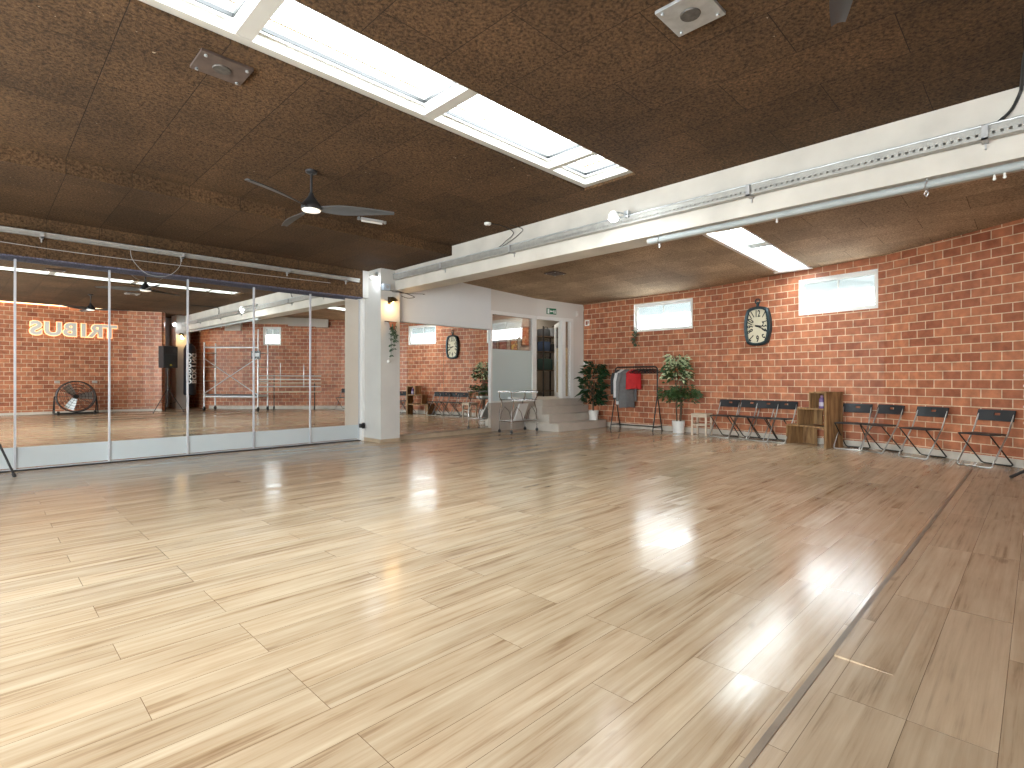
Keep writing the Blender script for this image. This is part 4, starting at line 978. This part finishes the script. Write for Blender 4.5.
st.build('stem', M['bark'], t); f.build('foliage', M['leafdark'], t, fixn=False)
t = thing('potted_tree', 'ficus-like tree with pale upper leaves in a white pot beside the clothes rack', 'plant', (11.14, 5.78, 0))
pot(t, .27, .14)
st = MB(); f = MB()
for k, (dx, dy) in enumerate(((-.03, .02), (.03, -.02), (0, .04), (.01, -.05))):
    st.tube([(dx, dy, .24), (dx*1.5, dy*1.5, .6), (dx*.6, dy, .9), (dx*2.4, dy*2.0, 1.25), (dx*2, dy*2, 1.5)], [.016, .014, .012, .009, .005], 6)
clust = [((.0, .04, 1.60), .22, .14, 190, 'p'), ((-.04, .0, 1.34), .30, .17, 280, 'm'), ((.0, -.14, .90), .30, .15, 260, 'd'), ((0, .16, .86), .26, .12, 160, 'd')]
for c, rr, hh, nn, kd in clust:
    for k in range(nn):
        a = random.uniform(0, 2*PI); q = rr*math.sqrt(random.random()); z = c[2]+random.gauss(0, hh*.55)
        f.mi = 1 if (kd == 'p' and random.random() < .75) or (kd == 'm' and random.random() < .28) else 0
        leaf(f, (min(.13, c[0]+q*math.cos(a)), c[1]+q*math.sin(a), z), (math.cos(a), math.sin(a), random.uniform(-.8, .4)), random.uniform(.08, .14), random.uniform(.045, .065))
st.build('trunk', M['bark'], t); f.build('foliage', [M['leaf'], M['leafpale']], t, fixn=False)

# ------------------------------------------------------------------ clothes rack
RX0, RY0 = 11.12, 6.87
t = thing('clothes_rack', 'black tube clothes rack against the brick between the two plants', 'clothes rack', (RX0, RY0, 0))
hw = .575
for sgn in (-1, 1):
    y = sgn*hw
    f = MB(); 
    f.tube([(-.21, y, .012), (-.012, y, .80)], .014, 8); f.tube([(.21, y, .012), (.012, y, .80)], .014, 8); f.tube([(-.19, y, .10), (.19, y, .10)], .012, 8)
    for x in (-.21, .21): f.cyl((x, y, 0), (x, y, .02), .02, 10)
    f.build('a_frame', M['black'], t)
f = MB(); pts = [(0, -hw, .76), (0, -hw, 1.42)]+[(0, -hw+.08-.08*math.cos(a), 1.42+.08*math.sin(a)) for a in (PI/8, PI/4, 3*PI/8, PI/2)]+[(0, hw-.08+.08*math.sin(a), 1.42+.08*math.cos(a)) for a in (0, PI/8, PI/4, 3*PI/8, PI/2)]+[(0, hw, .76)]
f.tube(pts, .017, 10); f.build('rail', M['black'], t)
f = MB(); f.tube([(0, -hw, .10), (0, hw, .10)], .012, 8); f.build('bottom_bar', M['black'], t)
RZ = 1.50
def hanger_geo(mb, w=.42):
    mb.tube([(0, 0, RZ-.05)]+[(.022*math.cos(a), 0, RZ+.0+.022*math.sin(a)) for a in (-PI/2, -PI/5, PI/8, PI/2, PI*.9)], .0028, 5) 
    mb.tube([(0, 0, RZ-.045), (-w/2, 0, RZ-.15), (-w/2+.02, 0, RZ-.165), (w/2-.02, 0, RZ-.165), (w/2, 0, RZ-.15), (0, 0, RZ-.045)], .006, 6)
def empty_hanger(y, rz, label):
    t = thing('clothes_hanger', label, 'hanger', (RX0, RY0+y, 0), rz, 'empty black hangers on the rack')
    f = MB(); f.tube([(0, 0, RZ-.05), (0, 0, RZ-.022), (.022, 0, RZ), (.0, 0, RZ+.022), (-.02, 0, RZ+.008)], .003, 5); f.build('hook', M['black'], t)
    f = MB(); f.tube([(0, 0, RZ-.05), (-.2, 0, RZ-.13), (-.18, 0, RZ-.145), (.18, 0, RZ-.145), (.2, 0, RZ-.13), (0, 0, RZ-.05)], .011, 6); f.build('shoulder', M['black'], t)
for y, rz, lab in ((-.05, -.8, 'empty black hanger next to the red top'), (-.13, -1.0, 'second empty black hanger from the red top'), (-.21, -.7, 'third empty black hanger from the red top'), (-.29, -1.0, 'third empty black hanger from the right end of the rail'), (-.38, -.8, 'second empty black hanger from the right end of the rail'), (-.46, -1.05, 'empty black hanger at the right end of the rail')):
    empty_hanger(y, rz, lab)
def garment(y, rz, label, cat, m, length, w=.21, sleeve=.5, flare=1.05, thick=.05):
    t = thing('hanging_garment', label, cat, (RX0, RY0+y, 0), rz)
    f = MB(); f.tube([(0, 0, RZ-.06), (0, 0, RZ-.022), (.022, 0, RZ), (.0, 0, RZ+.022), (-.02, 0, RZ+.008)], .003, 5); f.build('hanger_hook', M['black'], t)
    f = MB(); n = 36; prof = [(0, .055), (.02, .075), (.05, .13), (.09, w), (.16, w*.98), (length*.5, w*.95*flare), (length, w*flare)]
    rings = []
    for z, a in prof:
        rg = []
        for k in range(n):
            th = 2*PI*k/n; wv = 1+.16*math.sin(5*th+y*40)*min(1, z/length*1.4)
            b = thick*(.5+.5*min(1, z/.15)); rg.append(f.bm.verts.new((a*math.cos(th), b*math.sin(th)*wv, RZ-.055-z+(.012*math.sin(3*th) if z == length else 0))))
        rings.append(rg)
    for A, B in zip(rings, rings[1:]):
        for k in range(n): f.bm.faces.new((A[k], A[(k+1) % n], B[(k+1) % n], B[k]))
    f.bm.faces.new(list(reversed(rings[0]))); f.bm.faces.new(rings[-1]); f.build('body', m, t)
    if sleeve:
        for sg in (-1, 1):
            f = MB(); f.tube([(sg*(w-.03), 0, RZ-.16), (sg*(w+.03), .0, RZ-.16-sleeve*.3), (sg*(w+.035), .01, RZ-.16-sleeve)], [.06, .05, .035], 12); f.build('sleeve', m, t)
    return t
garment(.47, -.15, 'charcoal garment at the left end of the clothes rack', 'shirt', M['darkcloth'], .72, .20, .5)
garment(.37, -.25, 'white long shirt hanging on the clothes rack', 'shirt', M['whitecloth'], .84, .20, .58)
garment(.25, -.45, 'grey long hoodie hanging between white shirt and red top', 'hoodie', M['greycloth'], .92, .21, .66)
garment(.06, -.85, 'red sleeveless top hanging on the clothes rack', 'top', M['red'], .47, .18, 0)

# ------------------------------------------------------------------ stool
t = thing('wooden_stool', 'pale wooden stool between the potted tree and the folding chairs', 'stool', (11.06, 5.20, 0), math.radians(4))
for x in (-.15, .15):
    for y in (-.15, .15):
        f = MB(); f.box(x-.019, x+.019, y-.019, y+.019, 0, .44, .004); f.build('leg', M['stoolwood'], t)
f = MB(); f.box(-.175, .175, -.175, .175, .441, .465, .006); f.build('seat', M['stoolwood'], t)
f = MB()
for s in (-.15, .15): f.box(-.131, .131, s-.01, s+.01, .23, .255); f.box(s-.01, s+.01, -.131, .131, .21, .235); f.box(-.131, .131, s-.009, s+.009, .39, .43); f.box(s-.009, s+.009, -.131, .131, .39, .43)
f.build('stretcher', M['stoolwood'], t, smooth=False)

# ------------------------------------------------------------------ folding chairs
def make_chair(label):
    t = thing('folding_chair', label, 'chair', (0, 0, 0), 0, 'black folding chairs along the brick wall')
    w = .215
    f = MB()   # front feet to the top of the back; front is -y
    cr = .05
    f.tube([(-w, .19, .76), (-w, .05, .46), (-w, -.255, .03), (-w+cr*.3, -.267, .012), (-w+cr, -.27, .011), (w-cr, -.27, .011), (w-cr*.3, -.267, .012), (w, -.255, .03), (w, .05, .46), (w, .19, .76)], .0105, 10); f.build('back_frame', M['chairmetal'], t)
    f = MB(); v = w-.022
    f.tube([(-v, -.25, .435), (-v, .18, .03), (-v+.03, .195, .012), (v-.03, .195, .012), (v, .18, .03), (v, -.25, .435)], .0095, 10); f.build('leg_frame', plain('dark_tube', (.05, .048, .045), .3, .7), t)
    f = MB(); f.box(-w+.012, w-.012, -.27, .075, .438, .456, .006); f.build('seat', M['blackplastic'], t)
    f = MB(); n = 12   # back panel, curved, with the grip slot
    def P(u, z, d): x = u*(w+.012); return Vector((x, .175+(.76-z)*-.33+.03-.035*(u*u)+d, z))
    zs = [.625, .655, .70, .735, .775]
    us = [-1+2*i/n for i in range(n+1)]
    for i in range(n):
        for j in range(len(zs)-1):
            if j == 2 and 5 <= i <= 6: continue
            a, b, c, d = P(us[i], zs[j], 0), P(us[i+1], zs[j], 0), P(us[i+1], zs[j+1], 0), P(us[i], zs[j+1], 0)
            f.quad(a, b, c, d)
    bmesh.ops.remove_doubles(f.bm, verts=f.bm.verts[:], dist=1e-4)
    ret = bmesh.ops.solidify(f.bm, geom=f.bm.faces[:], thickness=.014)
    f.build('backrest', M['blackplastic'], t)
    return t
ch = [((11.09, 4.69), 1, 'black folding chair next to the wooden stool'), ((11.105, 4.27), 1, 'second black folding chair from the wooden stool'), ((10.965, 3.885), 1, 'third black folding chair from the wooden stool'), ((10.975, 3.56), 1, 'black folding chair left of the wooden step shelf'),
      ((10.727, 2.30), 1, 'black folding chair right of the wooden step shelf'), ((10.635, 1.86), 2, 'second black folding chair right of the wooden step shelf'), ((10.295, 1.265), 2, 'second black folding chair from the right picture edge'), ((9.91, .522), 2, 'rightmost black folding chair, standing apart at the right edge')]
jit = [.03, -.04, .02, -.02, .03, -.03, .02, -.02]
proto = None
for i, (xy, sg, lab) in enumerate(ch):
    d = Vector((W[sg+1][0]-W[sg][0], W[sg+1][1]-W[sg][1], 0)); rz = math.atan2(d.y, d.x)
    # wall direction is local +x; room lies at local -y -> chair faces -y
    loc = (xy[0], xy[1], 0); rz += jit[i]
    if proto is None: proto = make_chair(lab); proto.location = loc; proto.rotation_euler = (0, 0, rz)
    else: dup(proto, loc, rz, lab)

# ------------------------------------------------------------------ stepped wooden shelf and bottle
d = Vector((W[2][0]-W[1][0], W[2][1]-W[1][1], 0)).normalized(); angs = math.atan2(d.y, d.x); nin = Vector((d.y, -d.x, 0)); nin = nin if nin.x < 0 else -nin
front0 = Vector((10.75, 3.40, 0)); angs -= math.radians(15)
SM = Matrix.Translation(front0) @ Matrix.Rotation(angs, 4, 'Z')
t = thing('step_shelf', 'rustic wooden step shelf with three tiers among the folding chairs', 'shelf', front0, angs)
D_ = .41; L1, L2, L3 = .24, .49, .84; T = .03
def panel(nm, *b): f = MB(); f.box(*b, .003); f.build(nm, M['rustic'], t, smooth=False)
panel('side_panel', 0, T, 0, D_, 0, .335); panel('shelf_board', 0, L3-.05, 0, D_, .336, .366)
panel('side_panel', L1, L1+T, 0, D_, .367, .655); panel('shelf_board', L1, L3-.05, 0, D_, .656, .686)
panel('side_panel', L2, L2+T, 0, D_, .687, .955); panel('top_board', L2, L3-.05, 0, D_, .956, .982)
f = MB(); f.box(L3-.05, L3, 0, .04, 0, .985, .003); f.build('front_post', M['rustic'], t, smooth=False)
f = MB()
for k in range(3): f.box(L3-.028, L3-.004, .042+k*.123, .042+k*.123+.121, 0.0, .982, .002)
f.build('end_panel', M['rustic'], t, smooth=False, label='tall end panel of three vertical boards')
f = MB()
for k in range(2): f.box(T+.002+k*.15, T+.148+k*.15, D_-.016, D_-.002, .0, .33, .002)
f.build('back_panel', M['rustic'], t, smooth=False)
f = MB(); f.box(L1+T+.002, L1+T+.17, D_-.016, D_-.002, .37, .65, .002); f.build('back_panel', M['rustic'], t, smooth=False)
f = MB(); f.box(L2+T+.002, L2+T+.20, D_-.016, D_-.002, .69, .95, .002); f.build('back_panel', M['rustic'], t, smooth=False)
q = SM @ Vector((L2+.165, .12, .687))
t = thing('drink_bottle', 'purple drink bottle standing on the upper tier of the step shelf', 'bottle', q)
f = MB(); f.lathe([(0, 0), (.042, 0), (.046, .01), (.046, .12), (.04, .135), (.046, .15), (.04, .175), (.022, .195), (0, .195)], n=20); f.build('body', M['purple'], t)
f = MB(); f.lathe([(0, .1955), (.024, .1955), (.024, .225), (.012, .235), (0, .236)], n=16); f.build('cap', plain('pink_cap', (.45, .25, .40), .4), t)
f = MB(); f.lathe([(.0466, .04), (.0466, .11)], n=20, caps=False); f.build('label_band', plain('pale_band', (.55, .5, .6), .4), t)

# ------------------------------------------------------------------ speaker tripod whose foot shows at the left edge
def tripod(t, h, spread, coll, ang0=0, m=None):
    m = m or M['black']
    f = MB(); f.cyl((0, 0, .18), (0, 0, h), .017, 12); f.build('pole', m, t)
    f = MB(); f.lathe([(0, coll-.05), (.03, coll-.05), (.034, coll+.03), (.022, coll+.05), (0, coll+.05)], n=14); f.tube([(.03, 0, coll), (.07, 0, coll)], .01, 8); f.build('collar', m, t)
    for k in range(3):
        a = ang0+k*2*PI/3; c, s = math.cos(a), math.sin(a)
        f = MB(); f.tube([(.025*c, .025*s, coll-.02), (spread*c, spread*s, .02)], .0125, 10); o = f.build('leg', m, t)
        f = MB(); f.tube([(spread*c*.97, spread*s*.97, .045), (spread*c*1.015, spread*s*1.015, .0)], [.018, .02], 10); f.build('rubber_foot', m, o)
        f = MB(); f.tube([(.02*c, .02*s, .28), (spread*.55*c, spread*.55*s, .02+(coll-.04)*.45)], .007, 6); f.build('brace', m, t)
foot = Vector((.33, 8.96)); cen = Vector((.05, 9.0))
dv = foot-cen
t = thing('speaker_stand', 'black tripod speaker stand whose foot shows at the left picture edge', 'stand', (cen.x, cen.y, 0))
tripod(t, 1.55, dv.length, .80, math.atan2(dv.y, dv.x))

# ------------------------------------------------------------------ things seen in the mirror: sign, drum fan, speaker, punch bag, scaffold, barre
ZS = 2.69
t = thing('wall_sign', 'illuminated word sign TRIBUS on the rear brick wall, reversed in the mirror', 'sign', (2.42, -3.395, ZS), PI)
xs = {'T': -.96, 'R': -.60, 'I': -.265, 'B': .07, 'U': .50, 'S': .91}
for chx, x in xs.items():
    f = MB(); add_text(f, chx, .60, .014, Matrix.Translation((x, -.05, 0)) @ RX @ Matrix.Diagonal((1.02, .95, 1, 1)), .026); o = f.build('letter', M['letter'], t, smooth=False)
    f = MB(); add_text(f, chx, .60, .006, Matrix.Translation((x, -.022, 0)) @ RX @ Matrix.Diagonal((1.02, .95, 1, 1)), .042); f.build('glow', M['halo'], o, smooth=False)
lamp('AREA', 'sign_glow', (2.42, -3.30, ZS), .9, (1, .6, .34), size=2.2, sizey=.5, rot=(PI/2, 0, PI))
# led strip washing the rear wall from the ceiling edge
f = MB(); f.box(-3.0, 3.4, -3.36, -3.33, 3.44, 3.47); tag(f.build('led_strip', M['stripled'], smooth=False), 'warm light strip along the top of the rear brick wall', 'light strip')

t = thing('drum_fan', 'big black drum fan on the floor by the rear wall, seen in the mirror', 'fan', (2.40, -2.62, 0), PI)   # front faces +Y -> local -y after PI turn
R0 = .47; ZC = .56
f = MB(); f.X = Matrix.Translation((0, 0, ZC)); f.lathe([(R0, -.17), (R0+.012, -.17), (R0+.012, .17), (R0, .17), (R0, -.17)], (0, 0, 0), 44, 'y', False); f.build('drum', M['black'], t)
for y in (.175, -.175):
    f = MB(); f.X = Matrix.Translation((0, 0, ZC))
    for rr in (R0+.008, R0*.82, R0*.64, R0*.46, R0*.28): f.tube([(rr*math.cos(a), -y, rr*math.sin(a)) for a in [2*PI*k/40 for k in range(40)]], .0055 if rr < R0 else .016, 6, True)
    for k in range(12): a = 2*PI*k/12; f.tube([(.09*math.cos(a), -y, .09*math.sin(a)), (R0*math.cos(a), -y, R0*math.sin(a))], .0045, 5)
    f.build('grille', M['black'], t)
f = MB(); f.X = Matrix.Translation((0, 0, ZC)); f.lathe([(0, .10), (.06, .10), (.075, .06), (.075, -.12), (0, -.12)], (0, 0, 0), 20, 'y'); f.build('hub', M['black'], t)
for k in range(3):
    a = math.radians(55+120*k); f = MB(); rows = []
    for i in range(9):
        u = i/8; r = .07+u*(R0-.12); wdt = .085+.05*u; tw = .6-.25*u; row = []
        for s in (-1, 0, 1): row.append(f.bm.verts.new((r, -.02+s*wdt*math.sin(tw)+.012*(1-s*s), s*wdt*math.cos(tw))))
        rows.append(row)
    for A, B in zip(rows, rows[1:]):
        for j in (0, 1): f.bm.faces.new((A[j], A[j+1], B[j+1], B[j]))
    bmesh.ops.solidify(f.bm, geom=f.bm.faces[:], thickness=.005)
    bmesh.ops.transform(f.bm, matrix=Matrix.Translation((0, 0, ZC)) @ Matrix.Rotation(-a, 4, 'Y'), verts=f.bm.verts)
    f.build('blade', M['steel'], t, label='bright metal blade')
f = MB()
for sg in (-1, 1):
    f.tube([(sg*.53, -.24, .03), (sg*.53, .24, .03)], .017, 8); f.tube([(sg*.53, -.22, .03), (sg*.52, 0, ZC), (sg*.53, .22, .03)], .015, 8); f.tube([(sg*.52, 0, ZC), (sg*(R0+.01), 0, ZC)], .02, 8)
f.tube([(-.53, -.24, .03), (.53, -.24, .03)], .017, 8); f.tube([(-.53, .24, .03), (.53, .24, .03)], .017, 8)
f.build('floor_frame', M['black'], t)
for sg in (-1, 1):
    f = MB(); f.cyl((sg*.45-.03, -.26, .06), (sg*.45+.03, -.26, .06), .06, 18); f.build('wheel', M['black'], t)
    f = MB(); f.box(sg*.46-.06, sg*.46+.06, -.16, .0, ZC+.42, ZC+.50, .01); f.build('handle', M['steel'], t)

t = thing('speaker_stand', 'black tripod speaker stand in front of the rear wall, seen in the mirror', 'stand', (4.68, -1.66, 0), 0)
tripod(t, 1.47, .50, .80, math.radians(35))
t = thing('loudspeaker', 'black loudspeaker on its tripod by the rear wall, seen in the mirror', 'loudspeaker', (4.68, -1.66, 1.475), math.radians(165))
f = MB(); out = [(-.21, .16), (-.225, -.17), (.225, -.17), (.21, .16), (.14, .24), (-.14, .24)]
a = [f.bm.verts.new((x, y, .02)) for x, y in out]; b = [f.bm.verts.new((x, y, .74)) for x, y in out]; f.bm.faces.new(a); f.bm.faces.new(b)
for k in range(6): f.bm.faces.new((a[k], a[(k+1) % 6], b[(k+1) % 6], b[k]))
f.build('cabinet', M['blackplastic'], t, smooth=False)
f = MB(); f.box(-.21, .21, -.185, -.171, .05, .45, .004); f.build('grille', plain('grille_black', (.03, .03, .032), .6, .3, noise=.3, nscale=90), t)
f = MB(); f.box(-.17, .17, -.178, -.171, .48, .70, .003); f.build('horn', plain('horn_black', (.01, .01, .011), .3), t)
f = MB(); f.box(-.03, .03, -.192, -.186, .09, .14); f.build('badge', M['yellow'], t, smooth=False)
f = MB(); f.lathe([(.024, -.0), (.034, -.0), (.034, .019), (.024, .019), (.024, 0)], n=14, caps=False); f.build('pole_socket', M['black'], t)

t = thing('punching_bag', 'long black punching bag with white lettering by the rear pillar, seen in the mirror', 'punching bag', (5.72, -3.12, 0), PI)
f = MB(); f.lathe([(0, .52), (.17, .52), (.2, .56), (.2, 2.2), (.15, 2.34), (.05, 2.42), (0, 2.42)], n=28); f.build('body', M['bag'], t)
f = MB()
for i, c in enumerate('GNIXOB'):
    for q, aa in enumerate((-.42, .42)):
        ch_ = c if q == 0 else 'O'
        cx, cy = .2*math.sin(aa), -.2*math.cos(aa)
        add_text(f, ch_, .25 if q == 0 else .20, .003, Matrix.Translation((cx*1.012, cy*1.012, 1.02+(5-i)*.19)) @ Matrix.Rotation(aa, 4, 'Z') @ RX @ Matrix.Rotation(PI/2, 4, 'Z'), .008)
f.build('lettering', M['whiteplastic'], t, smooth=False)
f = MB()
for k in range(8): f.tube([(.012*math.cos(a), 0 if k % 2 else .012*math.cos(a), 2.45+k*.06+.03*math.sin(a)) if k % 2 == 0 else (0, .012*math.cos(a), 2.45+k*.06+.03*math.sin(a)) for a in [2*PI*j/10 for j in range(10)]], .004, 5, True)
f.build('chain', M['steel'], t)

# aluminium scaffold on castors
A = Vector((5.86, -1.95, 0)); B = Vector((7.12, -.40, 0)); ds = (B-A); Ls = ds.length; an = math.atan2(ds.y, ds.x)
t = thing('rolling_scaffold', 'aluminium rolling scaffold with crossed braces, seen in the mirror', 'scaffold', A, an)
H_ = 2.42
for x, hh in ((0, H_), (Ls, 2.88)):
    f = MB()
    for y in (0, -.62):
        f.tube([(x, y, .14), (x, y, hh if y == 0 or x == 0 else H_)], .025, 10)
    for z in (.55, 1.05, 1.55, 2.05): f.tube([(x, 0, z), (x, -.62, z)], .02, 8)
    f.build('end_frame', M['aluminium'], t)
    for y in (0, -.62):
        f = MB(); f.cyl((x-.02, y, .065), (x+.02, y, .065), .065, 16); f.box(x-.03, x+.03, y-.02, y+.02, .09, .16); f.build('castor', M['black'], t)
f = MB(); f.tube([(0, .03, 2.24), (Ls, .03, 2.24)], .028, 10); f.tube([(0, .03, .50), (Ls, .03, .50)], .022, 10); f.tube([(0, -.65, .50), (Ls, -.65, .50)], .022, 10); f.build('guard_rail', M['aluminium'], t)
f = MB(); f.tube([(0, .03, 1.86), (Ls, .03, .58)], .017, 8); f.tube([(0, .07, .58), (Ls, .07, 1.86)], .017, 8); f.build('cross_brace', M['aluminium'], t)
f = MB(); f.box(.03, Ls-.03, -.6, -.02, .535, .575); f.build('platform', M['black'], t, smooth=False)
q = A+ds*.975
t = thing('notice_board', 'small black notice board hung on the scaffold pole, seen in the mirror', 'sign', (q.x, q.y, 1.98), an+PI)
f = MB(); f.box(-.17, .17, -.07, -.045, -.14, .14, .004); f.build('board', M['black'], t, smooth=False)
f = MB(); f.box(-.13, .13, -.074, -.0705, .01, .045); f.box(-.13, .13, -.074, -.0705, -.05, -.02); f.build('white_lines', M['whiteplastic'], t, smooth=False)
f = MB(); f.tube([(0, -.05, .14), (0, -.03, .2), (0, .03, .2)], .006, 6); f.build('hook', M['steel'], t)

# portable ballet barre rack along the curved brick wall
a0 = Vector((7.40, -.84, 0)); b0 = Vector((9.05, .02, 0)); dd = b0-a0; Lb = dd.length; ab = math.atan2(dd.y, dd.x)
t = thing('barre_rack', 'black rack holding long barres by the brick wall, its foot at the right edge', 'rack', a0, ab)
for x in (.42, Lb-.06):
    f = MB(); f.cyl((x, 0, .12), (x, 0, 1.02 if x > 1 else 1.3), .018, 10)
    for z in (.66, .86, .99, 1.12, 1.25):
        f.tube([(x, .0, z-.03), (x, .05, z-.035), (x, .07, z-.01)], .008, 6)
    f.build('upright', M['black'], t)
    f = MB(); f.tube([(x, -.01, .15), (x, .10, .13), (x+.0, .22, .06), (x, .30, .012)], [.016, .018, .018, .02], 8); f.tube([(x, .01, .15), (x, -.10, .13), (x, -.22, .06), (x, -.30, .012)], [.016, .018, .018, .02], 8); f.build('foot', M['black'], t)
for x, h in ((.62, 1.72), (1.42, 1.66)):
    f = MB(); f.cyl((x, -.12, .82), (x, -.12, h), .014, 8); f.build('spare_post', M['galv'], t)
for k, (z, m) in enumerate(((1.25, 'aluminium'), (1.12, 'whiteplastic'), (.99, 'stoolwood'), (.86, 'aluminium'), (.66, 'stoolwood'))):
    f = MB(); f.cyl((-.12, .045, z), (Lb+.16, .045, z), .021, 12); o = f.build('barre', M[m])
    o.location = a0; o.rotation_euler = (0, 0, ab)
    tag(o, ['top metal barre on the black rack', 'white barre second from the top of the rack', 'wooden barre in the middle of the rack', 'metal barre second from the bottom of the rack', 'lowest wooden barre on the rack'][k]+', seen in the mirror', 'barre', 'long barres on the rack')
